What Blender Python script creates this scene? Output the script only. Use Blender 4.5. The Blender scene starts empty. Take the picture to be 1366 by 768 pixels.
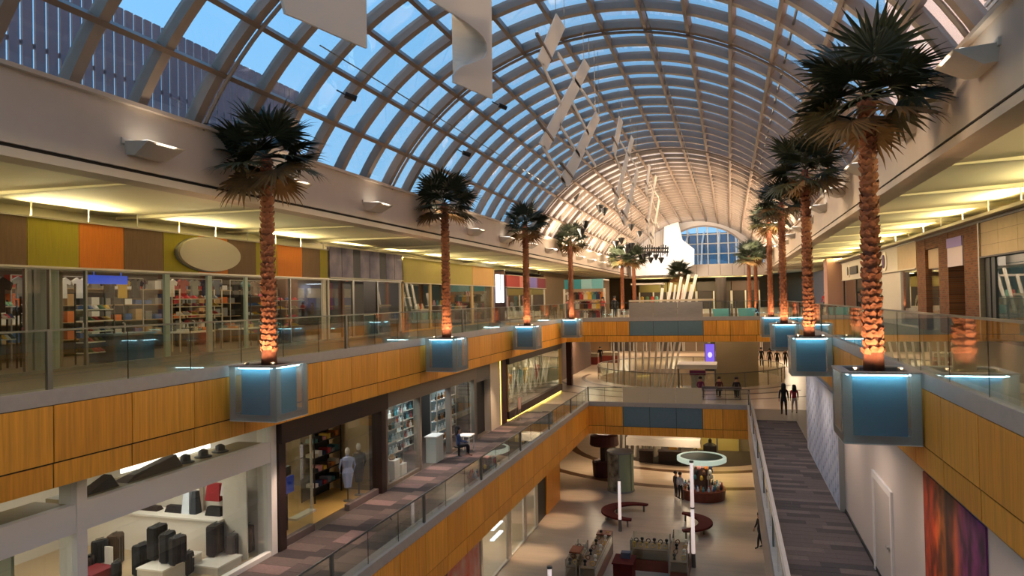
import bpy, math, random
from math import sin, cos, pi, radians, sqrt, atan2
from mathutils import Vector, Matrix
random.seed(7)
SC = bpy.context.scene
COL = SC.collection
# ---------------------------------------------------------------- camera
# world frame: camera eye at the origin, +Y down the mall, +Z up, metres
FPX = 950.0
def _frame(rho):
    d = Vector(((973 - 683) / FPX, (384 - 394) / FPX, 1)); Y = d.normalized()
    up = Vector((-sin(rho), cos(rho), 0)); Z = (up - Y * up.dot(Y)).normalized()
    X = Y.cross(Z)
    if X[0] < 0: X = -X
    return X, Y, Z
FX, FY, FZ = _frame(radians(1.4))
cam_d = bpy.data.cameras.new('camera'); cam = bpy.data.objects.new('camera', cam_d); COL.objects.link(cam)
cam_d.sensor_width = 36; cam_d.lens = FPX / 1366 * 36; cam_d.clip_end = 500; cam_d.clip_start = .05
cam.matrix_world = Matrix(((FX[0], FX[1], -FX[2], 0), (FY[0], FY[1], -FY[2], 0), (FZ[0], FZ[1], -FZ[2], 0), (0, 0, 0, 1)))
SC.camera = cam
def ray(x, y):
    d = Vector(((x - 683) / FPX, (384 - y) / FPX, 1)); return Vector((d.dot(FX), d.dot(FY), d.dot(FZ)))
def onX(x, y, c): r = ray(x, y); return r * (c / r[0])
def onY(x, y, c): r = ray(x, y); return r * (c / r[1])
def onZ(x, y, c): r = ray(x, y); return r * (c / r[2])
# ---------------------------------------------------------------- view + light
SC.view_settings.view_transform = 'Standard'; SC.view_settings.look = 'None'
SC.view_settings.gamma = 1; SC.view_settings.use_curve_mapping = False
SC.view_settings.exposure = 0.5
try:
    SC.cycles.transparent_max_bounces = 24
except Exception: pass
W = bpy.data.worlds.new('sky'); SC.world = W; W.use_nodes = True
nt = W.node_tree; nt.nodes.clear()
o_ = nt.nodes.new('ShaderNodeOutputWorld'); bg = nt.nodes.new('ShaderNodeBackground')
tc = nt.nodes.new('ShaderNodeTexCoord'); sp = nt.nodes.new('ShaderNodeSeparateXYZ'); cr = nt.nodes.new('ShaderNodeValToRGB')
nz = nt.nodes.new('ShaderNodeTexNoise'); nz.inputs['Scale'].default_value = 2.2; nz.inputs['Detail'].default_value = 6
cl = nt.nodes.new('ShaderNodeValToRGB'); mx = nt.nodes.new('ShaderNodeMixRGB')
cr.color_ramp.elements[0].position = 0.0; cr.color_ramp.elements[0].color = (.34, .62, .88, 1)
cr.color_ramp.elements[1].position = .75; cr.color_ramp.elements[1].color = (.14, .48, .93, 1)
cl.color_ramp.elements[0].position = .55; cl.color_ramp.elements[0].color = (0, 0, 0, 1)
cl.color_ramp.elements[1].position = .8; cl.color_ramp.elements[1].color = (.5, .5, .5, 1)
mx.inputs[2].default_value = (.75, .78, .82, 1)
L = nt.links.new
L(tc.outputs['Generated'], sp.inputs[0]); L(sp.outputs['Z'], cr.inputs[0]); L(tc.outputs['Generated'], nz.inputs['Vector'])
L(nz.outputs[0], cl.inputs[0]); L(cl.outputs[0], mx.inputs[0]); L(cr.outputs[0], mx.inputs[1]); L(mx.outputs[0], bg.inputs[0]); L(bg.outputs[0], o_.inputs[0])
bg.inputs[1].default_value = 0.92
sd = bpy.data.lights.new('sun', 'SUN'); sd.energy = 3.4; sd.color = (1, .66, .38); sd.angle = radians(14)
so = bpy.data.objects.new('sun', sd); COL.objects.link(so)
so.rotation_euler = Vector((1, .06, -.25)).to_track_quat('-Z', 'Y').to_euler()
def area(loc, size, e, color=(1, .85, .65), d=(0, 0, -1), sizey=None, spread=None):
    l = bpy.data.lights.new('lamp_light', 'AREA'); l.energy = e; l.color = color; l.size = size
    if sizey: l.shape = 'RECTANGLE'; l.size_y = sizey
    if spread: l.spread = radians(spread)
    ob = bpy.data.objects.new('lamp_light', l); COL.objects.link(ob); ob.location = loc
    ob.rotation_euler = Vector(d).to_track_quat('-Z', 'Y').to_euler(); return ob
def areaY(loc, sx, sy, e, color=(1, .85, .65), up=False, tilt=0):
    l = bpy.data.lights.new('lamp_light', 'AREA'); l.energy = e; l.color = color; l.shape = 'RECTANGLE'; l.size = sx; l.size_y = sy
    ob = bpy.data.objects.new('lamp_light', l); COL.objects.link(ob); ob.location = loc
    ob.rotation_euler = (0, (pi if up else 0) + tilt, 0); return ob
def spot(loc, d, e, ang, color=(1, .75, .45), blend=.6, rad=.05):
    l = bpy.data.lights.new('spot_light', 'SPOT'); l.energy = e; l.color = color; l.spot_size = radians(ang); l.spot_blend = blend; l.shadow_soft_size = rad
    ob = bpy.data.objects.new('spot_light', l); COL.objects.link(ob); ob.location = loc
    ob.rotation_euler = Vector(d).to_track_quat('-Z', 'Y').to_euler(); return ob
# ---------------------------------------------------------------- helpers
class MB:
    def __init__(s): s.v = []; s.f = []; s.m = []; s.mi = 0
    def add(s, vs, fs):
        n = len(s.v); s.v += [tuple(v) for v in vs]; s.f += [tuple(i + n for i in f) for f in fs]; s.m += [s.mi] * len(fs); return s
    def hexa(s, p):
        return s.add(p, [(0, 3, 2, 1), (4, 5, 6, 7), (0, 1, 5, 4), (1, 2, 6, 5), (2, 3, 7, 6), (3, 0, 4, 7)])
    def box(s, x0, x1, y0, y1, z0, z1):
        return s.hexa([(x0, y0, z0), (x1, y0, z0), (x1, y1, z0), (x0, y1, z0), (x0, y0, z1), (x1, y0, z1), (x1, y1, z1), (x0, y1, z1)])
    def cbox(s, c, sx, sy, sz): return s.box(c[0] - sx / 2, c[0] + sx / 2, c[1] - sy / 2, c[1] + sy / 2, c[2], c[2] + sz)
    def prism(s, poly, z0, z1):
        n = len(poly)
        return s.add([(x, y, z0) for x, y in poly] + [(x, y, z1) for x, y in poly],
                     [tuple(range(n))[::-1], tuple(range(n, 2 * n))] + [(i, (i + 1) % n, n + (i + 1) % n, n + i) for i in range(n)])
    def slab(s, pts, off):
        n = len(pts); off = Vector(off); a = [Vector(p) for p in pts]
        return s.add([tuple(p) for p in a] + [tuple(p + off) for p in a],
                     [tuple(range(n))[::-1], tuple(range(n, 2 * n))] + [(i, (i + 1) % n, n + (i + 1) % n, n + i) for i in range(n)])
    def tube(s, pts, r, n=8, cap=True):
        P = [Vector(p) for p in pts]; R = r if isinstance(r, (list, tuple)) else [r] * len(P); vs = []; fs = []
        for i, p in enumerate(P):
            d = (P[min(i + 1, len(P) - 1)] - P[max(i - 1, 0)]).normalized()
            a = d.orthogonal().normalized() if abs(d.z) > .95 else Vector((0, 0, 1)).cross(d).normalized()
            if abs(d.z) > .95: a = (Vector((1, 0, 0)) - d * d.x).normalized()
            b = d.cross(a)
            for k in range(n):
                t = 2 * pi * k / n; vs.append(tuple(p + (a * cos(t) + b * sin(t)) * R[i]))
        for i in range(len(P) - 1):
            for k in range(n): fs.append((i * n + k, i * n + (k + 1) % n, (i + 1) * n + (k + 1) % n, (i + 1) * n + k))
        if cap: fs.append(tuple(range(n))[::-1]); fs.append(tuple((len(P) - 1) * n + k for k in range(n)))
        return s.add(vs, fs)
    def lathe(s, prof, n=16, c=(0, 0, 0), sx=1, sy=1):
        vs = []; fs = []
        for r, z in prof:
            for k in range(n):
                t = 2 * pi * k / n; vs.append((c[0] + r * cos(t) * sx, c[1] + r * sin(t) * sy, c[2] + z))
        m = len(prof)
        for i in range(m - 1):
            for k in range(n): fs.append((i * n + k, i * n + (k + 1) % n, (i + 1) * n + (k + 1) % n, (i + 1) * n + k))
        fs.append(tuple(range(n))[::-1]); fs.append(tuple((m - 1) * n + k for k in range(n)))
        return s.add(vs, fs)
    def build(s, name, mat, parent=None, label=None, cat=None, group=None, kind=None, smooth=False, loc=False, org=None):
        me = bpy.data.meshes.new(name); vs = s.v
        if parent is not None:
            o0 = Vector((0, 0, 0)) if loc else ORG.get(parent.name, Vector((0, 0, 0)))
        else:
            if org is None:
                xs = [v[0] for v in vs]; ys = [v[1] for v in vs]; zs = [v[2] for v in vs]
                o0 = Vector(((min(xs) + max(xs)) / 2, (min(ys) + max(ys)) / 2, min(zs)))
            else: o0 = Vector(org)
        me.from_pydata([(v[0] - o0.x, v[1] - o0.y, v[2] - o0.z) for v in vs], [], s.f)
        mats = mat if isinstance(mat, (list, tuple)) else [mat]
        for m in mats: me.materials.append(m)
        if len(mats) > 1: me.polygons.foreach_set('material_index', s.m)
        if smooth: me.polygons.foreach_set('use_smooth', [True] * len(s.f))
        ob = bpy.data.objects.new(name, me); COL.objects.link(ob)
        if parent is None: ob.location = o0; ORG[ob.name] = o0.copy()
        else: ob.parent = parent; ORG[ob.name] = Vector((0, 0, 0)) if loc else o0.copy()
        tag(ob, label, cat, group, kind); return ob
ORG = {}
def tag(o, label=None, cat=None, group=None, kind=None):
    if label: o['label'] = label
    if cat: o['category'] = cat
    if group: o['group'] = group
    if kind: o['kind'] = kind
def thing(name, loc, label=None, cat=None, group=None, rz=0, kind=None):
    o = bpy.data.objects.new(name, None); COL.objects.link(o); o.location = loc; o.rotation_euler = (0, 0, rz)
    o.empty_display_size = .2
    ORG[o.name] = Vector(loc); tag(o, label, cat, group, kind); return o
def dup(root, loc, rz=None, label=None, group=None, kids=True):
    r = root.copy(); COL.objects.link(r); r.location = loc; ORG[r.name] = Vector(loc)
    if rz is not None: r.rotation_euler = (0, 0, rz)
    if label: r['label'] = label
    if group: r['group'] = group
    if kids:
        for ch in list(root.children):
            c = ch.copy(); COL.objects.link(c); c.parent = r
            for g in list(ch.children):
                d = g.copy(); COL.objects.link(d); d.parent = c
    return r
def piece(me, name, loc, parent, rot=None, kind=None):
    o = bpy.data.objects.new(name, me); COL.objects.link(o); o.parent = parent
    o.location = Vector(loc) - ORG.get(parent.name, Vector((0, 0, 0)))
    if rot: o.rotation_euler = rot
    if kind: o['kind'] = kind
    return o
def mesh_of(mb, name, mat):
    me = bpy.data.meshes.new(name); me.from_pydata(mb.v, [], mb.f)
    for m in (mat if isinstance(mat, (list, tuple)) else [mat]): me.materials.append(m)
    if isinstance(mat, (list, tuple)) and len(mat) > 1: me.polygons.foreach_set('material_index', mb.m)
    return me
ORD = ['nearest', 'second nearest', 'third nearest', 'fourth nearest', 'fifth nearest', 'sixth nearest', 'seventh nearest', 'eighth nearest', 'ninth nearest', 'tenth nearest', 'eleventh nearest', 'twelfth nearest']
NUM = ['first', 'second', 'third', 'fourth', 'fifth', 'sixth', 'seventh', 'eighth', 'ninth', 'tenth', 'eleventh', 'twelfth', 'thirteenth', 'fourteenth', 'fifteenth', 'sixteenth', 'seventeenth', 'eighteenth', 'nineteenth', 'twentieth']
# ---------------------------------------------------------------- materials
def srgb(r, g, b):
    f = lambda c: (c / 255 / 12.92) if c / 255 < .04045 else ((c / 255 + .055) / 1.055) ** 2.4
    return (f(r), f(g), f(b), 1)
def mat(name, col, rough=.6, metal=0, noise=0, nscale=6, stretch=(1, 1, 1), bump=0, emit=None, estr=0, spec=None, col2=None):
    m = bpy.data.materials.new(name); m.use_nodes = True; t = m.node_tree; b = t.nodes['Principled BSDF']
    b.inputs['Base Color'].default_value = col; b.inputs['Roughness'].default_value = rough; b.inputs['Metallic'].default_value = metal
    if spec is not None: b.inputs['Specular IOR Level'].default_value = spec
    if noise or bump or col2:
        c = t.nodes.new('ShaderNodeTexCoord'); mp = t.nodes.new('ShaderNodeMapping'); mp.inputs['Scale'].default_value = stretch
        n = t.nodes.new('ShaderNodeTexNoise'); n.inputs['Scale'].default_value = nscale; n.inputs['Detail'].default_value = 5
        t.links.new(c.outputs['Object'], mp.inputs[0]); t.links.new(mp.outputs[0], n.inputs['Vector'])
        r = t.nodes.new('ShaderNodeValToRGB'); r.color_ramp.elements[0].position = .3; r.color_ramp.elements[1].position = .7
        c2 = col2 or tuple(min(1, x * (1 + noise)) for x in col[:3]) + (1,)
        c1 = col if col2 else tuple(x * (1 - noise) for x in col[:3]) + (1,)
        r.color_ramp.elements[0].color = c1; r.color_ramp.elements[1].color = c2
        t.links.new(n.outputs[0], r.inputs[0]); t.links.new(r.outputs[0], b.inputs['Base Color'])
        if bump:
            bp = t.nodes.new('ShaderNodeBump'); bp.inputs['Strength'].default_value = bump; bp.inputs['Distance'].default_value = .02
            t.links.new(n.outputs[0], bp.inputs['Height']); t.links.new(bp.outputs[0], b.inputs['Normal'])
    if emit:
        b.inputs['Emission Color'].default_value = emit; b.inputs['Emission Strength'].default_value = estr
    return m
def glassmat(name, tint, refl=1.0, rough=0.0, veil=0, ior=1.5, vc=(.6, .62, .62)):
    m = bpy.data.materials.new(name); m.use_nodes = True; t = m.node_tree; t.nodes.clear()
    o = t.nodes.new('ShaderNodeOutputMaterial'); mixn = t.nodes.new('ShaderNodeMixShader'); tr = t.nodes.new('ShaderNodeBsdfTransparent')
    gl = t.nodes.new('ShaderNodeBsdfGlossy'); fr = t.nodes.new('ShaderNodeFresnel'); fr.inputs[0].default_value = ior
    gl.inputs['Roughness'].default_value = rough; tr.inputs[0].default_value = tint + (1,); gl.inputs[0].default_value = (refl, refl, refl, 1)
    # same Fresnel weight on both faces of a pane
    geo = t.nodes.new('ShaderNodeNewGeometry'); lw = t.nodes.new('ShaderNodeLayerWeight'); lw.inputs[0].default_value = .5
    pw = t.nodes.new('ShaderNodeMath'); pw.operation = 'POWER'; pw.inputs[1].default_value = 3.2
    ad = t.nodes.new('ShaderNodeMath'); ad.operation = 'MULTIPLY_ADD'; ad.inputs[1].default_value = .7; ad.inputs[2].default_value = .045
    t.links.new(lw.outputs['Facing'], pw.inputs[0]); t.links.new(pw.outputs[0], ad.inputs[0])
    t.links.new(ad.outputs[0], mixn.inputs[0]); src = tr
    if veil:
        df = t.nodes.new('ShaderNodeBsdfDiffuse'); df.inputs[0].default_value = vc + (1,)
        tl = t.nodes.new('ShaderNodeBsdfTranslucent'); tl.inputs[0].default_value = vc + (1,)
        m2 = t.nodes.new('ShaderNodeMixShader'); m2.inputs[0].default_value = .5; t.links.new(df.outputs[0], m2.inputs[1]); t.links.new(tl.outputs[0], m2.inputs[2])
        m3 = t.nodes.new('ShaderNodeMixShader'); m3.inputs[0].default_value = veil; t.links.new(tr.outputs[0], m3.inputs[1]); t.links.new(m2.outputs[0], m3.inputs[2]); src = m3
    t.links.new(src.outputs[0], mixn.inputs[1]); t.links.new(gl.outputs[0], mixn.inputs[2]); t.links.new(mixn.outputs[0], o.inputs[0]); return m
M = {}
M['wood'] = mat('wood', srgb(240, 163, 54), .45, noise=.16, nscale=3, stretch=(7, 7, .3))
M['wood2'] = mat('wood_alt', srgb(230, 153, 48), .45, noise=.16, nscale=3, stretch=(7, 7, .3))
M['gap'] = mat('dark_gap', srgb(40, 30, 24), .9)
M['kerb'] = mat('kerb_metal', srgb(172, 160, 152), .5, noise=.05)
M['metal'] = mat('grey_metal', srgb(120, 118, 112), .35, .6)
M['steel'] = mat('brushed_steel', srgb(170, 160, 148), .4, .5, noise=.08, nscale=2, stretch=(1, 1, 12))
M['plaster'] = mat('plaster', srgb(206, 190, 172), .8, noise=.03, nscale=2)
M['soffit'] = mat('soffit_paint', srgb(226, 218, 190), .75)
M['rib'] = mat('rib_paint', srgb(150, 134, 120), .5, noise=.04)
M['purlin'] = mat('purlin_paint', srgb(126, 106, 90), .5, noise=.04)  # darker than the ribs; the purlins' shade is put into this colour
M['pane'] = glassmat('skylight_glass', (.93, .96, .98))
M['rail'] = glassmat('railing_glass', (.90, .93, .89))
M['shopglass'] = glassmat('shop_glass', (.95, .98, .96))
M['frost'] = glassmat('frosted_acrylic', (.95, .97, .98), .8, .25, veil=.10)
M['frost2'] = glassmat('frosted_acrylic_edge', (.92, .94, .95), .5, .3, veil=.55, vc=(.50, .44, .39))
M['white'] = mat('white_paint', srgb(236, 228, 216), .6)
M['offwhite'] = mat('off_white', srgb(205, 196, 182), .65, noise=.03)
M['cream'] = mat('cream_paint', srgb(214, 196, 164), .7)
M['darkfloor'] = mat('dark_floor', srgb(90, 78, 66), .35, noise=.1)
M['black'] = mat('black', srgb(24, 22, 22), .5)
M['darkbrown'] = mat('dark_brown', srgb(44, 26, 22), .45)
M['marble'] = mat('beige_marble', srgb(184, 162, 138), .28, noise=.10, nscale=1.1, stretch=(.35, 2.6, 1), bump=0)
M['stripe'] = mat('brown_stone', srgb(84, 56, 32), .35, noise=.1)
M['darkdisc'] = mat('dark_carpet_disc', srgb(66, 54, 40), .85, noise=.15)
for i, c in enumerate([(84, 70, 64), (98, 82, 74), (128, 102, 94), (62, 52, 49)]): M['tile%d' % i] = mat('carpet_tile_%d' % i, srgb(*c), .95, noise=.12, nscale=14)
M['blue'] = mat('blue_panel', srgb(40, 122, 150), .5)
M['bluegrey'] = mat('blue_grey_panel', srgb(96, 120, 130), .5, noise=.04)
M['led'] = mat('led_strip', (1, 1, 1, 1), emit=(.55, .92, 1, 1), estr=16)
M['soil'] = mat('soil', srgb(56, 46, 40), .95, noise=.3, nscale=25)
M['trunk'] = mat('palm_trunk', srgb(104, 58, 38), .8, noise=.3, nscale=9, bump=.4)
M['scale'] = mat('leaf_base', srgb(146, 90, 60), .75, noise=.25, nscale=12)  # paler than the trunk; light caught on the tips is put into the colour
M['leaf'] = mat('palm_leaf', srgb(46, 54, 36), .55, noise=.25, nscale=5)
M['leaf2'] = mat('palm_leaf_pale', srgb(76, 74, 42), .6, noise=.25, nscale=5)
M['leaf3'] = mat('palm_leaf_dry', srgb(118, 88, 46), .7, noise=.25, nscale=5)
M['banner'] = None
M['grey'] = mat('mid_grey', srgb(130, 126, 120), .6)
M['maroon'] = mat('maroon_wood', srgb(92, 26, 20), .75, spec=.15, noise=.12, nscale=5)
M['redwood'] = mat('red_brown_wood', srgb(120, 52, 30), .35, noise=.15, nscale=4, stretch=(1, 8, 1))
M['lamp'] = mat('lit_tube', (1, 1, 1, 1), emit=(1, .76, .68, 1), estr=.40)
M['glow'] = mat('lit_panel', (1, 1, 1, 1), emit=(1, .93, .8, 1), estr=1.6)
M['coldglow'] = mat('cool_lit_panel', (1, 1, 1, 1), emit=(.72, .86, 1, 1), estr=1.3)
M['yellowglow'] = mat('yellow_led', (1, 1, 1, 1), emit=(1, .72, .12, 1), estr=2.5)
M['teal'] = mat('teal', srgb(60, 150, 172), .5)
M['louver'] = mat('louver_metal', srgb(118, 104, 112), .6, noise=.1, nscale=3, stretch=(1, 1, .2))
M['outer'] = mat('sunlit_wall', srgb(240, 214, 204), .9)
def flat(r, g, b, rough=.6):
    k = 'c%d_%d_%d' % (r, g, b)
    if k not in M: M[k] = mat('paint_%02x%02x%02x' % (r, g, b), srgb(r, g, b), rough)
    return M[k]
def fabric():
    m = bpy.data.materials.new('white_fabric'); m.use_nodes = True; t = m.node_tree; t.nodes.clear()
    o = t.nodes.new('ShaderNodeOutputMaterial'); a = t.nodes.new('ShaderNodeBsdfDiffuse'); b = t.nodes.new('ShaderNodeBsdfTranslucent'); x = t.nodes.new('ShaderNodeMixShader')
    a.inputs[0].default_value = (.86, .80, .70, 1); b.inputs[0].default_value = (.86, .80, .70, 1); x.inputs[0].default_value = .45
    t.links.new(a.outputs[0], x.inputs[1]); t.links.new(b.outputs[0], x.inputs[2]); t.links.new(x.outputs[0], o.inputs[0]); return m
M['banner'] = fabric()
def nth(i):
    i += 1; return NUM[i - 1] if i <= 20 else '%d%s' % (i, 'th' if i % 100 in (11, 12, 13) else {1: 'st', 2: 'nd', 3: 'rd'}.get(i % 10, 'th'))
# translucent fabric-lined skylight panes of the far half
def translucent():
    m = bpy.data.materials.new('white_translucent_pane'); m.use_nodes = True; t = m.node_tree; t.nodes.clear()
    o = t.nodes.new('ShaderNodeOutputMaterial'); a = t.nodes.new('ShaderNodeBsdfDiffuse'); b = t.nodes.new('ShaderNodeBsdfTranslucent'); x = t.nodes.new('ShaderNodeMixShader')
    a.inputs[0].default_value = (.90, .82, .72, 1); b.inputs[0].default_value = (.98, .93, .86, 1); x.inputs[0].default_value = .66
    t.links.new(a.outputs[0], x.inputs[1]); t.links.new(b.outputs[0], x.inputs[2]); t.links.new(x.outputs[0], o.inputs[0]); return m
M['translucent'] = translucent()
# ================================================================ STRUCTURE
F1, F2, F3 = -12.2, -6.7, -1.6            # floor levels below the eye
XL, XR = -11.5, 3.25                      # edges of the upper galleries
SL, SR = -16.4, 8.0                       # upper shop fronts
YB2, YB3 = 44.3, 51.2                     # fronts of the two cross bridges
CX, CY, CR = -3.4, 60.7, 7.3              # round opening behind the bridges
# ---- glazed barrel vault
XC, ZC, RI, RO, HA = -3.75, -.2, 8.92, 9.2, radians(61.5)
vault = thing('ceiling', (XC, 43, ZC), kind='structure')
def arc(r, a): return (XC + r * sin(a), ZC + r * cos(a))
Y0 = 23.02
rib = MB(); n = 44
for i in range(n):
    a0 = -HA + 2 * HA * i / n; a1 = -HA + 2 * HA * (i + 1) / n
    p = [arc(RI, a0), arc(RO, a0), arc(RO, a1), arc(RI, a1)]; w = .12
    rib.add([(x - XC, -w, z - ZC) for x, z in p] + [(x - XC, w, z - ZC) for x, z in p], [(0, 1, 2, 3), (7, 6, 5, 4), (0, 3, 7, 4), (1, 5, 6, 2)])
rib_me = mesh_of(rib, 'rib', M['rib'])
for k in range(-16, 40): piece(rib_me, 'rib', (XC, Y0 + 1.6 * k, ZC), vault)
edge = MB().tube([(*[arc(RI - .05, -HA + 2 * HA * i / 40)[0] - XC], .17, arc(RI - .05, -HA + 2 * HA * i / 40)[1] - ZC) for i in range(41)], .05, 6)
edge_me = mesh_of(edge, 'rib_pipe', M['rib'])
for k in (-6, 0, 12): piece(edge_me, 'rib_pipe', (XC, Y0 + 1.6 * k, ZC), vault)
NP = 14
for i in range(NP + 1):
    a = -HA + 2 * HA * i / NP; m = MB(); ca, sa = cos(a), sin(a)
    pts = []
    for y in (-2.5, 85.5):
        for r, t in ((RI - .03, -.055), (RI - .03, .055), (RO - .02, .055), (RO - .02, -.055)):
            x, z = XC + r * sa + t * ca, ZC + r * ca - t * sa; pts.append((x, y, z))
    m.hexa(pts); m.build('purlin', M['purlin'], vault)
bays = [(k, i) for k in range(-16, 39) for i in range(NP)]
clear_rest = MB(); fogged = MB()
for i in range(NP):
    a0 = -HA + 2 * HA * i / NP + .004; a1 = -HA + 2 * HA * (i + 1) / NP - .004
    pm = MB(); q = [arc(RO - .06, a0), arc(RO - .03, a0), arc(RO - .03, a1), arc(RO - .06, a1)]
    vs = [(x, .13, z) for x, z in q] + [(x, 1.47, z) for x, z in q]
    pm.hexa([(v[0] - XC, v[1], v[2] - ZC) for v in vs]); me = mesh_of(pm, 'glass_pane', M['pane'])
    for k in range(-16, 39):
        y = Y0 + 1.6 * k
        if -9 <= k < 12: piece(me, 'glass_pane', (XC, y, ZC), vault)
        else: (clear_rest if k < 12 else fogged).hexa([(v[0], v[1] + y, v[2]) for v in vs])
clear_rest.build('glass_pane', M['pane'], vault, kind='stuff')
fogged.build('translucent_pane', M['translucent'], vault, kind='stuff', label='milky translucent panes of the far half of the vault')
# ---- bulkheads under the vault
def struct(name, mb, m, **k): return mb.build(name, m, kind='structure', **k)
for side, x0, x1, inn in (('left', -12.1, XL, 1), ('right', 3.9, 4.5, -1)):
    w = thing('wall_' + side, ((x0 + x1) / 2, 40, 2.6), kind='structure')
    MB().box(x0, x1, -3, 86, 2.8, 4.06).build('bulkhead', M['plaster'], w)
    xf = x1 if inn > 0 else x0
    MB().box(min(xf - .1 * inn, xf - .05 * inn), max(xf - .1 * inn, xf - .05 * inn), -3, 86, 2.72, 2.8).build('shadow_gap', M['gap'], w)
    MB().box(min(xf + .04 * inn, xf - .5 * inn), max(xf + .04 * inn, xf - .5 * inn), -3, 86, 2.56, 2.72).build('lower_band', M['plaster'], w)
    MB().box(min(xf + .12 * inn, xf - .5 * inn), max(xf + .12 * inn, xf - .5 * inn), -3, 86, 4.06, 4.14).build('sill', M['plaster'], w)
# ---- soffits of the upper galleries: slab + crosswise tapering fins, lit from coves above the shop signs
sl = thing('ceiling', (-14.4, 40, 2.7), kind='structure')
MB().hexa([(-17.6, -3, 2.70), (-11.6, -3, 2.62), (-11.6, 100, 2.62), (-17.6, 100, 2.70), (-17.6, -3, 3.3), (-11.6, -3, 3.3), (-11.6, 100, 3.3), (-17.6, 100, 3.3)]).build('soffit', M['soffit'], sl)
srr = thing('ceiling', (6, 40, 2.7), kind='structure')
MB().hexa([(3.95, -3, 2.62), (9.4, -3, 2.9), (9.4, 100, 2.9), (3.95, 100, 2.62), (3.95, -3, 3.3), (9.4, -3, 3.3), (9.4, 100, 3.3), (3.95, 100, 3.3)]).build('soffit', M['soffit'], srr)
for k in range(0, 16):
    y = 7.2 + 4.8 * k
    MB().hexa([(-17.4, y, 2.60), (-11.7, y, 2.59), (-11.7, y + .16, 2.59), (-17.4, y + .16, 2.60), (-17.4, y, 3.0), (-11.7, y, 2.7), (-11.7, y + .16, 2.7), (-17.4, y + .16, 3.0)]).build('fin', M['soffit'], sl)
    MB().hexa([(4.0, y, 2.60), (9.2, y, 2.72), (9.2, y + .16, 2.72), (4.0, y + .16, 2.60), (4.0, y, 2.7), (9.2, y, 3.0), (9.2, y + .16, 3.0), (4.0, y + .16, 2.7)]).build('fin', M['soffit'], srr)
COVE = (1, .84, .42)
for k in range(0, 13):
    y = 4.8 * k + 4.8 + 7.2 - 2.4 - 4.8
    e = 135
    areaY((-16.5, y, 2.33), .16, 2.4, e, COVE, up=True, tilt=.95)
    areaY((8.0, y, 2.50), .16, 2.2, e, COVE, up=True, tilt=-.95)
struct('wall_left', MB().box(-17.7, -17.55, -3, 100, 2.2, 3.3), M['soffit']); struct('wall_right', MB().box(9.3, 9.45, -3, 100, 2.2, 3.3), M['soffit'])
for za, zb in ((F3, 2.3), (F2, -3.2), (F1, -8.5)):
    struct('wall_left', MB().box(-24.2, -24, -4, 104, za, zb), M['cream']); struct('wall_right', MB().box(16, 16.2, -4, 104, za, zb), M['cream'])  # unseen outer walls, added to keep stray sun out of the galleries
struct('wall_near', MB().box(-24, 16, -4.3, -4, F1, 3.3), M['cream'])  # unseen wall behind the camera, added to block the sun
struct('wall_left', MB().box(-16.6, SL, -4, 9, F3, 2.3), M['cream']); struct('wall_left', MB().box(-17, -16.8, 64, 100, F3, 2.6), flat(120, 100, 72)); struct('wall_left', MB().box(-12.1, -11.95, -4, 4, F2, -3.2), M['cream'])  # pieces nearest the camera are unseen, added to block the sun
# ---- floor slabs
MBf = lambda: MB()
struct('floor', MB().box(-24, 16, -4, 104, F1 - .3, F1), M['marble'])
struct('floor', MB().box(-24, XL - .1, -4, YB3, -3.2, F3), M['darkfloor'])
struct('floor', MB().box(XR + .1, 16, -4, YB3, -3.2, F3), M['darkfloor'])
struct('floor', MB().box(-24, -8.75, -4, YB2, -8.5, F2), M['darkfloor'])
struct('floor', MB().box(.98, 16, -4, YB2, -8.5, F2), M['darkfloor'])
def ring(x0, x1, y0, y1, z0, z1, seg=64):
    m = MB(); vi = []
    def edge_pt(a):
        c, s = cos(a), sin(a); t = 1e9
        if c > 1e-6: t = min(t, (x1 - CX) / c)
        if c < -1e-6: t = min(t, (x0 - CX) / c)
        if s > 1e-6: t = min(t, (y1 - CY) / s)
        if s < -1e-6: t = min(t, (y0 - CY) / s)
        return (CX + c * t, CY + s * t)
    A = sorted([2 * pi * k / seg for k in range(seg)] + [atan2(y - CY, x - CX) % (2 * pi) for x in (x0, x1) for y in (y0, y1)])
    n = len(A); vs = []
    for a in A:
        c = (CX + CR * cos(a), CY + CR * sin(a)); e = edge_pt(a)
        vs += [(*c, z1), (*e, z1), (*c, z0), (*e, z0)]
    fs = []
    for i in range(n):
        p, q = 4 * i, 4 * ((i + 1) % n)
        fs += [(p, p + 1, q + 1, q), (p + 2, q + 2, q + 3, p + 3), (p, q, q + 2, p + 2), (p + 1, p + 3, q + 3, q + 1)]
    return m.add(vs, fs)
plaza2 = struct('floor', ring(-24, 16, YB2 + .1, 100, -8.5, F2), M['marble'])
plaza3 = struct('floor', ring(-24, 16, YB3 + .1, 100, -3.2, F3), M['marble'])
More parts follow.
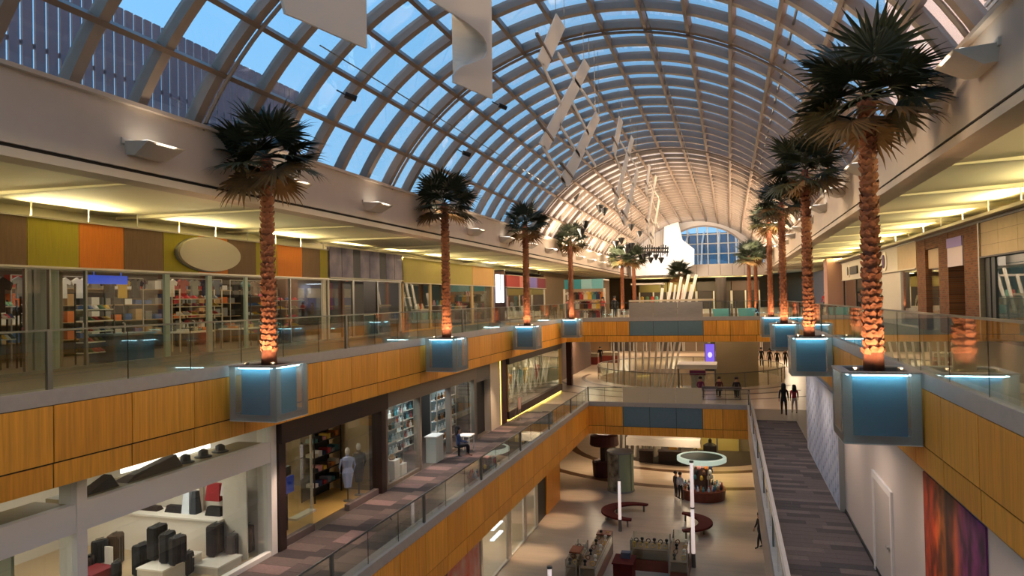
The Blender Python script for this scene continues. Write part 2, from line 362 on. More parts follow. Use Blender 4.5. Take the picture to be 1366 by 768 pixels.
# curved dark stone bands laid in the pale floors, concentric with the round opening
def band(r0, r1, a0, a1, z, m, floor_name, th=.012, seg=48):
    b = MB(); vs = []; fs = []
    for i in range(seg + 1):
        a = radians(a0 + (a1 - a0) * i / seg)
        for r in (r0, r1):
            for zz in (z, z + th): vs.append((CX + r * cos(a), CY + r * sin(a), zz))
    for i in range(seg):
        p = 4 * i; q = p + 4
        fs += [(p + 1, p + 3, q + 3, q + 1), (p, q, q + 2, p + 2), (p, p + 1, q + 1, q), (p + 2, q + 2, q + 3, p + 3)]
    b.add(vs, fs); return b.build('stone_band', m, floor_name)
fl1 = bpy.data.objects['floor']
band(9.35, 10.0, 175, 320, F1, M['stripe'], fl1); band(13.6, 14.25, 212, 300, F1, M['stripe'], fl1)
disc = MB().prism([(CX + .2 + 7.6 * cos(2 * pi * k / 64), CY - .4 + 7.6 * sin(2 * pi * k / 64)) for k in range(64)], F1, F1 + .02); disc.build('carpet_disc', M['darkdisc'], fl1)
band(8.5, 8.8, 170, 330, F2, M['stripe'], plaza2); band(10.5, 10.8, 190, 318, F2, M['stripe'], plaza2); band(13.0, 13.15, 225, 318, F2, M['stripe'], plaza2)
# ---- carpet laid as strips on the middle level
tiles = {}
def tile_mesh(w, l, i):
    k = (w, l, i)
    if k not in tiles: tiles[k] = mesh_of(MB().box(-w / 2, w / 2, -l / 2, l / 2, 0, .012), 'carpet_tile', M['tile%d' % i])
    return tiles[k]
fr_ = [o for o in COL.objects if o.name.startswith('floor')]
f2l, f2r = fr_[3], fr_[4]
rnd = random.Random(3)
y = 11.0; row = 0
while y < 40.4:
    L_ = .34
    sp_ = ((1.03, 1.75, 2.7, 3.23), (1.03, 2.2, 3.23), (1.03, 2.0, 2.55, 3.23), (1.03, 1.5, 2.45, 3.23), (1.03, 2.4, 3.23))[(row * 3) % 5]
    for x0_, x1_ in zip(sp_, sp_[1:]):
        i = rnd.choice([0, 0, 1, 1, 0, 3]) if (row % 2) else rnd.choice([0, 3, 3, 0])
        piece(tile_mesh(round(x1_ - x0_ - .006, 3), L_ - .008, i), 'carpet_tile', ((x0_ + x1_) / 2, y, F2), f2r)
    y += L_; row += 1
y = 10.0; row = 0
while y < 41.0:
    L_ = .55
    for j, xc in enumerate((-11.3, -10.4, -9.55, -9.0)):
        w = (1.0, .86, .84, .34)[j]
        i = 3 if (row % 4 == 0 and j < 2) or (row % 4 == 2 and j >= 2) else (rnd.choice([0, 3]) if row % 4 == 1 and j == 1 else rnd.choice([0, 1, 1, 2, 1]))
        piece(tile_mesh(w - .01, L_ - .012, i), 'carpet_tile', (xc, y + (j % 2) * .25, F2), f2l)
    y += L_; row += 1
# ---- wood-panelled gallery edges
def fascia(name, face, axis, p0, p1, ztop, joints, inward, zk=.27, zmid=-1.3, zbot=-1.74, mid_joints=None, extra=None):
    """axis 'y': face is an x plane running along y; 'x': face is a y plane running along x.  ztop = kerb top"""
    t = thing(name, (face, p0, ztop + zbot) if axis == 'y' else (p0, face, ztop + zbot), kind='structure')
    def bx(a, b, d0, d1, z0, z1):
        lo, hi = min(face + d0 * inward, face + d1 * inward), max(face + d0 * inward, face + d1 * inward)
        return MB().box(lo, hi, a, b, z0, z1) if axis == 'y' else MB().box(a, b, lo, hi, z0, z1)
    bx(p0, p1, -.1, .0, ztop + zbot + .02, ztop - .02).build('backing', M['gap'], t)
    bx(p0, p1, -.32, .03, ztop - zk, ztop).build('kerb', M['kerb'], t)
    J = [p0] + [j for j in joints if p0 < j < p1] + [p1]
    for k in range(len(J) - 1):
        m = M['wood'] if k % 2 else M['wood2']
        if extra and any(a <= (J[k] + J[k + 1]) / 2 <= b for a, b in extra): m = M['bluegrey']
        bx(J[k] + .012, J[k + 1] - .012, 0, .025, ztop + zmid + .015, ztop - zk - .015).build('panel', m, t)
    J2 = [p0] + [j for j in (mid_joints or joints) if p0 < j < p1] + [p1]
    for k in range(len(J2) - 1):
        bx(J2[k] + .012, J2[k + 1] - .012, 0, .012, ztop + zbot, ztop + zmid - .015).build('lower_panel', M['wood2'] if k % 2 else M['wood'], t)
    return t
Lj = [9.70 + 1.73 * k for k in range(-3, 25)]
fascia('trim_1', XL, 'y', 2, YB3, -1.43, Lj, 1)
fascia('trim_2', XR, 'y', 2, YB3, -1.43, [9.45 + 1.8 * k for k in range(-3, 24)], -1)
Bj = [9.18, 14.1, 19.17, 24.3, 29.4, 34.46, 39.5]
Bj2 = sorted(Bj + [b + 1.7 for b in Bj] + [b + 3.4 for b in Bj])
fascia('trim_3', -8.65, 'y', 4, YB2, -6.48, Bj2, 1, zmid=-1.5, zbot=-2.02)
M['wood_'], M['wood2_'] = M['wood'], M['wood2']; M['wood'] = M['wood2'] = flat(206, 184, 158)
fascia('trim_4', .88, 'y', 4, YB2, -6.48, [6 + 2.4 * k for k in range(16)], -1, zmid=-1.5, zbot=-2.02)
M['wood'], M['wood2'] = M['wood_'], M['wood2_']
b3 = [-10.5, -9.6, -8.7, -7.8, -6.9, -5.2, -3.5, -1.78, -.9, 0, .9, 1.8, 2.6]
fascia('trim_5', YB3, 'x', XL, XR, -1.43, b3, -1, extra=[(-6.9, -1.78)], mid_joints=[-10.2, -8.5, -6.9, -5.2, -3.5, -1.78, 0, 1.7])
b2 = [-7.6, -6.48, -4.84, -3.25, -1.7, -.55]
fascia('trim_6', YB2, 'x', -8.65, 1.0, -6.48, b2, -1, zmid=-1.5, zbot=-2.02, extra=[(-6.48, -1.7)])
# solid parapets over the blue panels
par = thing('wall_back', (-4.3, YB3, -1.43), kind='structure')
for a, b in ((-6.9, -5.2), (-5.2, -3.5), (-3.5, -1.78)): MB().box(a + .01, b - .01, YB3 - .03, YB3 + .03, -1.43, -.38).build('steel_panel', M['steel'], par)
MB().box(-6.9, -1.0, YB3 + .1, YB3 + .4, -.33, -.2).build('ledge', M['cream'], par)
par2 = thing('wall_back', (-4.1, YB2, -6.48), kind='structure')
for a, b in ((-6.48, -4.84), (-4.84, -3.25), (-3.25, -1.7)): MB().box(a + .01, b - .01, YB2 - .02, YB2 + .02, -6.48, -5.52).build('parapet_panel', flat(214, 194, 158), par2)
# ---- end of the vault: arched wall with a glazed lunette, and a lower hall beyond
we = thing('wall_far', (XC, 86, 3), kind='structure')
m = MB(); N = 32; GX0, GX1, GZ0, GZR = -8.0, 2.3, 3.7, 8.2; gxc = (GX0 + GX1) / 2
outer = []; inner = []
for i in range(N + 1):
    a = -HA + 2 * HA * i / N; outer.append(arc(RO + .1, a))
    b = pi - pi * i / N; inner.append((gxc + (GX1 - GX0) / 2 * cos(b), GZ0 + (GZR - GZ0) * sin(b)))
for i in range(N):
    q = [outer[i], outer[i + 1], inner[i + 1], inner[i]]
    m.slab([(x, 86, z) for x, z in q], (0, .4, 0))
m.box(-12, 4.6, 86, 86.4, 2.3, GZ0); m.build('end_wall', M['plaster'], we)
for k in range(12): MB().box(-11.6 + 1.33 * k, -11.54 + 1.33 * k, 85.96, 86, 2.4, 3.6).build('wall_rib', M['rib'], we)
gl = thing('window_1', (gxc, 86.2, GZ0), kind='structure')
for k in range(1, 9):
    x = GX0 + (GX1 - GX0) * k / 9; h = GZ0 + (GZR - GZ0) * sqrt(max(0, 1 - ((x - gxc) / ((GX1 - GX0) / 2)) ** 2))
    MB().tube([(x, 86.2, GZ0), (x, 86.2, h)], .07, 6).build('mullion', M['offwhite'], gl)
for z in (4.9, 6.1, 7.2):
    dx = (GX1 - GX0) / 2 * sqrt(1 - ((z - GZ0) / (GZR - GZ0)) ** 2)
    MB().tube([(gxc - dx, 86.2, z), (gxc + dx, 86.2, z)], .06, 6).build('transom', M['offwhite'], gl)
MB().slab([(x, 86.24, z) for x, z in inner], (0, .02, 0)).build('glass_pane', M['pane'], gl)
arch = MB().tube([(x, 86.1, z) for x, z in inner], .14, 6); arch.build('arch_frame', M['rib'], gl)
# next roof beyond the lunette: blue-grey glazed slope
nr = thing('ceiling', (gxc, 100, 4), kind='structure')
for k in range(7):
    MB().tube([(-9.5 + 2.1 * k, 90, 3.4), (-9.5 + 2.1 * k, 96, 7.0), (-9.5 + 2.1 * k, 104, 9)], .12, 6).build('rafter', M['offwhite'], nr)
MB().hexa([(-10, 90.2, 3.2), (4, 90.2, 3.2), (4, 104.2, 8.8), (-10, 104.2, 8.8), (-10, 90.3, 3.2), (4, 90.3, 3.2), (4, 104.3, 8.9), (-10, 104.3, 8.9)]).build('glazing', flat(24, 34, 50, .25), nr)
struct('wall_far', MB().box(-24, 16, 100, 100.4, F1, 3.2), flat(120, 100, 72))
struct('ceiling', MB().box(-11.5, 3.9, 86.4, 100, 2.3, 2.6), M['soffit'])
for k in range(4): areaY((-9 + 4 * k, 90, 1.9), 3, .3, 60, COVE, up=True)
# ---- outside: slatted metal screen on the left, sunlit wall on the right
scr = thing('slatted_screen', (-14.6, 14, 3.5), 'tall grey metal slat screen outside the left glazing', 'screen')
for k in range(76):
    y = 3 + .31 * k * 1.0
    if y > 22: break
    me_ = MB().box(-14.66, -14.6, y, y + .235, 3.3, 7.6); me_.build('slat', M['louver'], scr)
for z in (4.2, 5.8, 7.0): MB().box(-14.76, -14.7, 3, 22, z, z + .1).build('crossrail', M['rib'], scr)
bld = thing('building', (11.5, 23, 3.4), 'pale pink building wall outside the right glazing', 'building')
MB().box(10, 13, -2, 50.5, 3.4, 19).build('wall', M['outer'], bld)
for k in range(14): MB().box(9.88, 9.98, 24, 32.2, 8.8 + .26 * k, 8.95 + .26 * k).build('louver', M['grey'], bld)
struct('wall_right', MB().box(4.4, 12, -3, 86, 3.2, 3.36), M['plaster']); struct('wall_left', MB().box(-18, -12, -3, 100, 3.2, 3.36), M['plaster'])
# ================================================================ RAILINGS
def railing(label, p0, p1, z0, z1, joints, posts, name='glass_railing', post_h=None):
    """straight glass balustrade from p0 to p1 (x,y); joints / posts are distances along it"""
    a = Vector((*p0, 0)); b = Vector((*p1, 0)); d = (b - a); Ln = d.length; d.normalize(); nrm = Vector((-d.y, d.x, 0))
    t = thing(name, (a.x, a.y, z0), label, 'railing', 'glass railings')
    def seg(s0, s1, h, za, zb, off=0):
        q = [a + d * s0 - nrm * (h - off), a + d * s1 - nrm * (h - off), a + d * s1 + nrm * (h + off), a + d * s0 + nrm * (h + off)]
        return MB().hexa([(p.x, p.y, za) for p in q] + [(p.x, p.y, zb) for p in q])
    J = [0] + [j for j in joints if .05 < j < Ln - .05] + [Ln]
    for k in range(len(J) - 1):
        seg(J[k] + .008, J[k + 1] - .008, .008, z0, z1).build('glass_pane', M['rail'], t)
    for j in J[1:-1]: seg(j - .007, j + .007, .006, z0, z1).build('joint', M['gap'], t)
    seg(0, Ln, .022, z1, z1 + .035).build('handrail', M['metal'], t)
    for j in posts:
        if 0 <= j <= Ln:
            p = seg(j - .05, j + .05, .03, z0 - .3, z1 + .02, off=.0); p.build('post', M['metal'], t)
    return t
railing('long glass railing along the upper left gallery edge', (XL - .05, 2), (XL - .05, YB3), -1.43, -.40, [9.68 - 2 + 1.73 * k for k in range(-4, 26)], [9.68 - 2 + 10.21 * k for k in range(-1, 5)])
railing('long glass railing along the upper right gallery edge', (XR + .05, 2), (XR + .05, YB3), -1.43, -.40, [9.2 - 2 + 1.8 * k for k in range(-4, 26)], [27.2, 37.2])
railing('glass railing along the left middle level walkway', (-8.72, 4), (-8.72, YB2), -6.48, -5.68, [9.18 - 4 + 1.685 * k for k in range(-4, 24)], [5.18 + 5.06 * k for k in range(-1, 8)])
railing('glass railing along the right middle level carpet walkway', (.94, 4), (.94, YB2), -6.48, -5.68, [1.73 * k for k in range(1, 24)], [5.2 * k for k in range(1, 8)])
railing('glass railing on the upper bridge left of the steel panels', (XL, YB3 + .05), (-6.95, YB3 + .05), -1.43, -.4, [1.5, 3.0], [0.05])
railing('glass railing on the upper bridge before pale blue boxes', (-1.75, YB3 + .05), (XR, YB3 + .05), -1.43, -.4, [.45, 1.7, 2.2, 3.6], [.45, 1.75, 2.15, 3.65])
railing('glass railing on the middle bridge left end', (-8.7, YB2 + .05), (-6.52, YB2 + .05), -6.48, -5.6, [1.1], [.05])
railing('glass railing on the middle bridge right end', (-1.66, YB2 + .05), (1.0, YB2 + .05), -6.48, -5.6, [1.3], [2.62])
rr_ = thing('glass_railing', (CX, CY - CR, F2), 'curved glass railing around the round opening with the poles', 'railing', 'glass railings')
for k in range(40):
    a0 = 2 * pi * k / 40; a1 = 2 * pi * (k + .96) / 40; r0, r1 = CR + .15, CR + .17
    q = [(CX + r * cos(a), CY + r * sin(a)) for r, a in ((r0, a0), (r1, a0), (r1, a1), (r0, a1))]
    MB().prism(q, F2, F2 + 1.05).build('glass_pane', M['rail'], rr_)
    if k % 2 == 0: MB().tube([(CX + (CR + .16) * cos(a0 - .006), CY + (CR + .16) * sin(a0 - .006), F2), (CX + (CR + .16) * cos(a0 - .006), CY + (CR + .16) * sin(a0 - .006), F2 + 1.1)], .03, 6).build('post', M['metal'], rr_)
MB().tube([(CX + (CR + .16) * cos(2 * pi * k / 64), CY + (CR + .16) * sin(2 * pi * k / 64), F2 + 1.08) for k in range(65)], .03, 6).build('handrail', M['metal'], rr_)
# ================================================================ PLANTERS + PALMS
def make_planter(loc, label):
    t = thing('planter', loc, label, 'planter', 'glowing cube planters'); B = MB
    s, h = .64, 1.28
    B().box(-s + .19, s - .19, -s + .19, s - .19, .12, h - .04).build('inner_box', M['blue'], t, loc=True)
    for ax in (0, 1):
        for sg in (-1, 1):
            lo, hi = (-s, -s + .018) if sg < 0 else (s - .018, s)
            e0, e1 = (-s, s) if ax else (-s + .02, s - .02)
            def fb(a, b, z0, z1): return B().box(a, b, lo, hi, z0, z1) if ax else B().box(lo, hi, a, b, z0, z1)
            fb(e0 + .17, e1 - .17, .17, h - .01).build('clear_pane', M['frost'], t, loc=True)
            fb(e0, e0 + .165, .02, h - .01).build('frosted_edge', M['frost2'], t, loc=True); fb(e1 - .165, e1, .02, h - .01).build('frosted_edge', M['frost2'], t, loc=True)
            fb(e0 + .165, e1 - .165, .02, .165).build('frosted_edge', M['frost2'], t, loc=True)
    B().box(-s, s, -s, s, 0, .02).build('bottom_plate', M['offwhite'], t, loc=True)
    for sx, sy in ((0, -1), (0, 1), (1, 0), (-1, 0)):
        c = (sx * (s - .125), sy * (s - .125), h - .06); lx, ly = (.9, .03) if sx == 0 else (.03, .9)
        B().box(c[0] - lx / 2, c[0] + lx / 2, c[1] - ly / 2, c[1] + ly / 2, c[2], c[2] + .018).build('light_strip', M['led'], t, loc=True)
    for x0, x1, y0, y1 in ((-s - .01, s + .01, -s - .01, -s + .16), (-s - .01, s + .01, s - .16, s + .01), (-s - .01, -s + .16, -s + .16, s - .16), (s - .16, s + .01, -s + .16, s - .16)):
        B().box(x0, x1, y0, y1, h - .015, h + .02).build('rim', M['kerb'], t, loc=True)
    B().box(-s + .16, s - .16, -s + .16, s - .16, h - .05, h - .01).build('soil_bed', M['soil'], t, loc=True)
    for sx in (-1, 1): B().lathe([(.05, 0), (.06, .09)], 8, (sx * .36, -.36, h - .01)).build('uplight', M['metal'], t, loc=True)
    return t
PY = [14.72, 26.0, 37.6, 49.1]
pl0 = make_planter((-10.64, PY[0], -2.72), 'nearest glowing cube planter on the left gallery edge, under a palm')
for side, x, ys in (('left', -10.64, PY), ('right', 2.55, PY)):
    for k, y in enumerate(ys):
        if side == 'left' and k == 0: continue
        dup(pl0, (x, y, -2.72), label='%s glowing blue cube planter on the %s gallery edge, under a palm' % (ORD[k], side))
# ---- fan palm
def frond_mesh(seed, m):
    r = random.Random(seed); b = MB()
    pl = .60
    b.tube([(0, 0, 0), (pl * .5, 0, .03), (pl, 0, .0)], [.022, .016, .012], 4)
    nl = 25
    for k in range(nl):
        a = radians(-118 + 236 * k / (nl - 1)) + r.uniform(-.05, .05)
        Lf = (.86 if abs(a) < 1.2 else .70) * r.uniform(.86, 1.06); u = Vector((cos(a), sin(a), 0)); v = Vector((-sin(a), cos(a), 0)); h = Vector((pl, 0, 0))
        w = .05; up = .05 * cos(a)
        dr = r.uniform(.05, .22)
        P = [h, h + u * Lf * .45 + v * w + Vector((0, 0, up - .02)), h + u * Lf * .45 - v * w + Vector((0, 0, up - .02)), h + u * Lf * .45 + Vector((0, 0, up)),
             h + u * Lf * .8 + v * w * .38 + Vector((0, 0, up - dr * .45)), h + u * Lf * .8 - v * w * .38 + Vector((0, 0, up - dr * .45)), h + u * Lf + Vector((0, 0, up - dr))]
        b.add(P, [(0, 3, 1), (0, 2, 3), (3, 4, 1), (3, 2, 5), (3, 5, 4), (4, 5, 6)])
    return mesh_of(b, 'frond', m)
FR = [[frond_mesh(10 * j + i, M[mm]) for i in range(3)] for j, mm in enumerate(('leaf', 'leaf', 'leaf2', 'leaf3'))]
def scale_mesh(sz):
    # a pruned leaf base: broad, hugging the trunk at its foot, flaring out and notched at its top
    b = MB(); w = .5 * sz; h = .62 * sz
    lo = [(.0, -w * .62, 0), (.0, w * .62, 0)]
    P = [(-.02, -w * .5, 0), (-.02, w * .5, 0), (.018, -w, h * .62), (.045, w * 0, h * .45), (.018, w, h * .62), (.058, -w * .62, h), (.05, 0, h * .78), (.058, w * .62, h), (.0, -w * .6, h * .9), (.0, w * .6, h * .9), (0, 0, h * .7)]
    b.add(P, [(0, 1, 3), (0, 3, 2), (1, 4, 3), (2, 3, 6, 5), (3, 4, 7, 6), (5, 6, 10, 8), (6, 7, 9, 10)])
    return b
SCALE = mesh_of(scale_mesh(.29), 'leaf_base', M['scale'])
def make_palm(loc, hgt, label, near, seed, nf=21, cr=1.14, group='fan palms'):
    r = random.Random(seed)
    t = thing('palm_tree', loc, label, 'palm', group, rz=0)
    prof = [(.19, -.03), (.175, .25), (.15, .8)] + [(.142 - .03 * i / 8, .8 + (hgt - .8) * i / 8) for i in range(1, 9)]
    tr = MB().lathe(prof, 14); tr.build('trunk', M['trunk'], t, loc=True, smooth=True)
    rad = lambda z: .178 - .032 * min(1, z / .8) - .03 * max(0, (z - .8) / (hgt - .8))
    z = .28; row = 0; rest = MB(); src = scale_mesh(.29)
    while z < hgt - .25:
        nn = 5
        for k in range(nn):
            a = 2 * pi * (k + .5 * (row % 2)) / nn + r.uniform(-.12, .12); R = rad(z) - .012; tl = r.uniform(-.05, .12)
            if near:
                o = bpy.data.objects.new('leaf_base', SCALE); COL.objects.link(o); o.parent = t
                o.location = (R * cos(a), R * sin(a), z + r.uniform(-.03, .03)); o.rotation_euler = (0, tl * .5 - .14, a); s_ = r.uniform(.8, 1.05) * (.75 + .25 * R / .2); o.scale = (1.15, s_, s_)
            else:
                mt = Matrix.Translation((R * cos(a), R * sin(a), z)) @ Matrix.Rotation(a, 4, 'Z') @ Matrix.Rotation(tl * .5 - .14, 4, 'Y')
                rest.add([tuple(mt @ Vector(v)) for v in src.v], src.f)
        z += .135; row += 1
    if not near: rest.build('leaf_base', M['scale'], t, loc=True, kind='stuff')
    for k in range(nf):
        u = k / (nf - 1); e = radians(66 - 102 * u ** .8 + r.uniform(-9, 9)); az = 2.39996 * k + r.uniform(-.2, .2)
        j = 0 if u < .45 else (1 if u < .72 else (2 if u < .9 else 3))
        o = bpy.data.objects.new('frond', FR[j][k % 3]); COL.objects.link(o); o.parent = t
        o.location = (0, 0, hgt - .12 + .18 * (1 - u)); o.rotation_euler = (r.uniform(-.5, .5), -e, az); s_ = r.uniform(.9, 1.08) * cr; o.scale = (s_, s_, s_)
    return t
WARM = (1, .60, .33)
hL = [5.05, 5.3, 5.55, 5.65]; hR = [5.15, 5.65, 6.0, 6.3]
for k in range(4):
    make_palm((-10.64, PY[k], -1.44), hL[k], '%s tall fan palm in the left row, rising from a glowing planter' % ORD[k], k < 2, 30 + k)
    make_palm((2.55, PY[k], -1.44), hR[k], '%s tall fan palm in the right row, rising from a glowing planter' % ORD[k], k < 2, 60 + k)
    for x in (-10.64, 2.55):
        for sx in (-1, 1):
            spot((x + sx * .46, PY[k] - .5, -1.38), (-sx * .40, .43, 1), 95, 116, WARM, .9, .04)
# palms farther back
FARP = [((-9.6, 67, F3), 5.4, 'back left palm of the pair beyond the rotunda'), ((-8.5, 67, F3), 5.3, 'back right palm of the pair beyond the rotunda'), ((1.75, 68, F3), 5.2, 'left palm of the orange-lit pair at the far right'),
        ((2.35, 69, F3), 5.5, 'right palm of the orange-lit pair at the far right'), ((-4.6, 71, F3), 3.9, 'short far palm behind the slanted poles')]
for i, (p, h, lb) in enumerate(FARP):
    make_palm(p, h, lb, False, 90 + i, 24)
    spot((p[0] - .4, p[1] - .6, p[2] + .1), (.28, .42, 1), 110, 70, WARM, .8, .05)
# ================================================================ UPLIGHT BOXES ON THE BULKHEADS
def fixture(x, y, z, inn, label):
    t = thing('uplight_box', (x, y, z), label, 'wall light', 'white uplight boxes on the bulkheads')
    m = MB(); a, b = (x, x + .62 * inn)
    m.hexa([(a, y - .42, z), (x + .2 * inn, y - .42, z - .02), (x + .2 * inn, y + .42, z - .02), (a, y + .42, z), (a, y - .5, z + .26), (b, y - .5, z + .22), (b, y + .5, z + .22), (a, y + .5, z + .26)])
    m.build('housing', M['offwhite'], t)
    MB().box(min(a, x + .04 * inn), max(a, x + .04 * inn), y - .56, y + .56, z + .2, z + .32).build('mounting_plate', M['offwhite'], t)
    MB().box(min(x + .1 * inn, x + .5 * inn), max(x + .1 * inn, x + .5 * inn), y - .4, y + .4, z + .245, z + .262).build('lens', M['glow'], t)
    return t
for k in range(14):
    y = 11.8 + 4.86 * k
    fixture(XL, y, 3.06, 1, '%s white uplight box on the left bulkhead' % (NUM[k]))
    if y < 60: fixture(3.9, y + .8, 3.4, -1, '%s white uplight box on the right bulkhead' % (NUM[k]))
    e = 9 if y < 42 else 520
    area((XL + .45, y, 3.40), .5, e, (1, .78, .55), (1.2, 0, 1), sizey=.8)
    area((3.45, y + .8, 3.74), .5, e, (1, .78, .55), (-1.2, 0, 1), sizey=.8)
# ================================================================ HANGING SCULPTURE
# slim white sheets hung in a long row on one lengthwise plane, with crosswise strips between them
SX = -4.2
def sheet(q, label, th=.03, name='hanging_panel', mt='banner'):
    t = MB().slab([(SX, y, z) for y, z in q], (th, 0, 0)); return t
setA = [('upper', [(18.18, 7.5), (19.22, 7.5), (17.0, 5.66), (16.13, 5.66)]),
        ('middle', [(21.96, 7.52), (22.9, 7.5), (16.9, 3.62), (16.13, 3.66)]),
        ('lower', [(23.86, 6.35), (24.6, 6.22), (19.17, 3.04), (18.25, 3.16)])]
strips = [((16.6, 5.66), (18.5, 5.2)), ((18.3, 6.48), (20.2, 6.4)), ((20.37, 6.4), (23.86, 6.36)), ((18.3, 4.6), (20.9, 4.24)), ((20.06, 5.63), (22.42, 5.23)), ((21.76, 4.63), (23.63, 4.42)), ((16.5, 3.64), (18.8, 3.1))]
WORDS = ['nearest', 'second', 'third', 'fourth', 'fifth', 'sixth']
for s in range(3):
    off = 11.2 * s
    if off + 24 > 84: break
    for nm, q in setA:
        if off > 30 and nm == 'upper': pass
        t = thing('hanging_artwork', (SX, q[0][0] + off, q[-1][1]), '%s slanting white panel of the %s hanging cluster under the vault' % (nm, WORDS[s]), 'sculpture', 'slanting white hanging panels')
        MB().slab([(SX, y + off, z) for y, z in q], (.03, 0, 0)).build('sheet', M['banner'], t)
        for y, z in (q[0], q[1]):
            MB().tube([(SX, y + off, z), (SX, y + off, 8.6)], .008, 4).build('wire', M['metal'], t)
        (y0, z0), (y1, z1) = q[2], q[1]
        MB().slab([(SX - .02, y0 - .9 + off, z0 + .6), (SX - .02, y0 + .55 + off, z0 + .42), (SX - .02, y0 + .55 + off, z0 + .36), (SX - .02, y0 - .9 + off, z0 + .54)], (.08, 0, 0)).build('batten', M['rib'], t)
    for j, ((y0, z0), (y1, z1)) in enumerate(strips):
        d = Vector((0, y1 - y0, z1 - z0)).normalized(); nn = Vector((0, -d.z, d.y)) * .055
        a = Vector((SX, y0 + off, z0)); b = Vector((SX, y1 + off, z1))
        m = MB().slab([tuple(a - nn), tuple(b - nn), tuple(b + nn), tuple(a + nn)], (.03, 0, 0))
        m.build('hanging_ribbon', M['banner'], None, '%s thin white strip of the %s hanging cluster under the vault' % (NUM[j], WORDS[s]), 'sculpture', 'thin white hanging strips')
# two broad fabric sails near the eye; the second one folds back on itself
s1 = thing('hanging_sail', (SX, 7.0, 2.94), 'large white fabric sail hanging at the top, nearest one', 'sculpture')
MB().slab([(SX, y, z) for y, z in ((6.03, 3.1), (6.12, 2.9), (6.4, 2.94), (7.1, 3.02), (7.79, 3.11), (7.83, 7.9), (6.0, 7.8))], (.03, 0, 0)).build('sail', M['banner'], s1)
for y in (6.1, 7.7): MB().tube([(SX, y, 7.8), (SX, y, 8.6)], .01, 4).build('wire', M['metal'], s1)
s2 = thing('hanging_sail', (SX, 11.6, 3.52), 'white fabric sail with a deep curl, second from the near end', 'sculpture')
cur = [(10.8, 4.66), (11.4, 4.74), (11.9, 4.79), (12.2, 4.79), (12.38, 4.73), (12.42, 4.6), (12.3, 4.46), (12.05, 4.33), (11.6, 4.13), (11.1, 3.92), (10.8, 3.75), (10.68, 3.64)]
MB().slab([(SX, y, z) for y, z in [(9.4, 4.45)] + cur + [(10.68, 3.52), (12.66, 3.78), (12.77, 7.9), (9.4, 7.9)]], (.03, 0, 0)).build('sail', M['banner'], s2)
m = MB(); vs = []
for i, (y, z) in enumerate(cur):
    u = i / (len(cur) - 1); vs += [(SX, y, z), (SX - .35, (y + 12.5) / 2 + .1, z * .5 + (5.44 - 1.12 * u) * .5), (SX - .7, 12.5, 5.44 - 1.12 * u)]
m.add(vs, [f for i in range(len(cur) - 1) for f in ((3 * i, 3 * i + 1, 3 * i + 4, 3 * i + 3), (3 * i + 1, 3 * i + 2, 3 * i + 5, 3 * i + 4))])
o = m.build('folded_back', M['banner'], s2, smooth=True); md = o.modifiers.new('thick', 'SOLIDIFY'); md.thickness = .03
for y in (9.6, 12.6): MB().tube([(SX, y, 7.9), (SX, y, 8.6)], .01, 4).build('wire', M['metal'], s2)
# cables strung along the vault
def cable(label, x, z, y0, y1, r=.018): MB().tube([(x, y0, z), (x, y1, z)], r, 5).build('cable', M['metal'], None, label, 'cable')
cable('thin cable strung along the left glazing', -9.6, 6.42, 15.5, 42); cable('thin cable strung along the crown of the vault', -2.2, 8.55, 8, 84)
cable('dark conduit running along the right of the vault', 1.75, 7.0, 4, 84, .035)
for i, (px, py, rad) in enumerate(((460, 126, 6.5), (617, 203, 7), (665, 140, 7))):
    d_ = ray(px, py); k_ = 5.0
    while sqrt((d_.x * k_ - XC) ** 2 + (d_.z * k_ - ZC) ** 2) < RI - .12: k_ += .02
    p = d_ * k_; t = thing('spotlight', tuple(p), 'small black spotlight clamped on a left rib, %s from the camera' % NUM[i], 'spotlight', 'spotlights on the vault ribs')
    MB().tube([p, p + Vector((.25, .2, -.1))], .09, 8).build('can', M['black'], t); MB().tube([p, p + Vector((-.25, 0, .15))], .025, 6).build('bracket', M['black'], t)
# black cone lamps hanging on slim stems
cones = [(781, 300, 46), (776, 310, 46), (822, 325, 60), (829, 321, 60), (837, 330, 60), (843, 328, 60), (836, 335, 60), (859, 342, 66), (866, 339, 66), (875, 343, 66), (882, 347, 66), (868, 347, 66), (768, 262, 46), (800, 278, 50), (806, 282, 50), (842, 303, 60), (853, 312, 64)]
for i, (px, py, y) in enumerate(cones):
    p = onY(px, py, y); t = thing('cone_lamp', tuple(p), None, 'lamp', 'black cone lamps on stems')
    t['label'] = 'black cone lamp hung on a thin stem, %s from the left edge among its kind' % NUM[sorted(range(len(cones)), key=lambda q: cones[q][0]).index(i)]
    MB().lathe([(.04, -.30), (.28, .18), (.30, .24), (.1, .28)], 12, p).build('shade', M['black'], t)
    MB().tube([p + Vector((0, 0, .2)), p + Vector((0, 0, ZC + sqrt(max(1, (RO - .05) ** 2 - (p.x - XC) ** 2)) - p.z))], .012, 4).build('stem', M['metal'], t)
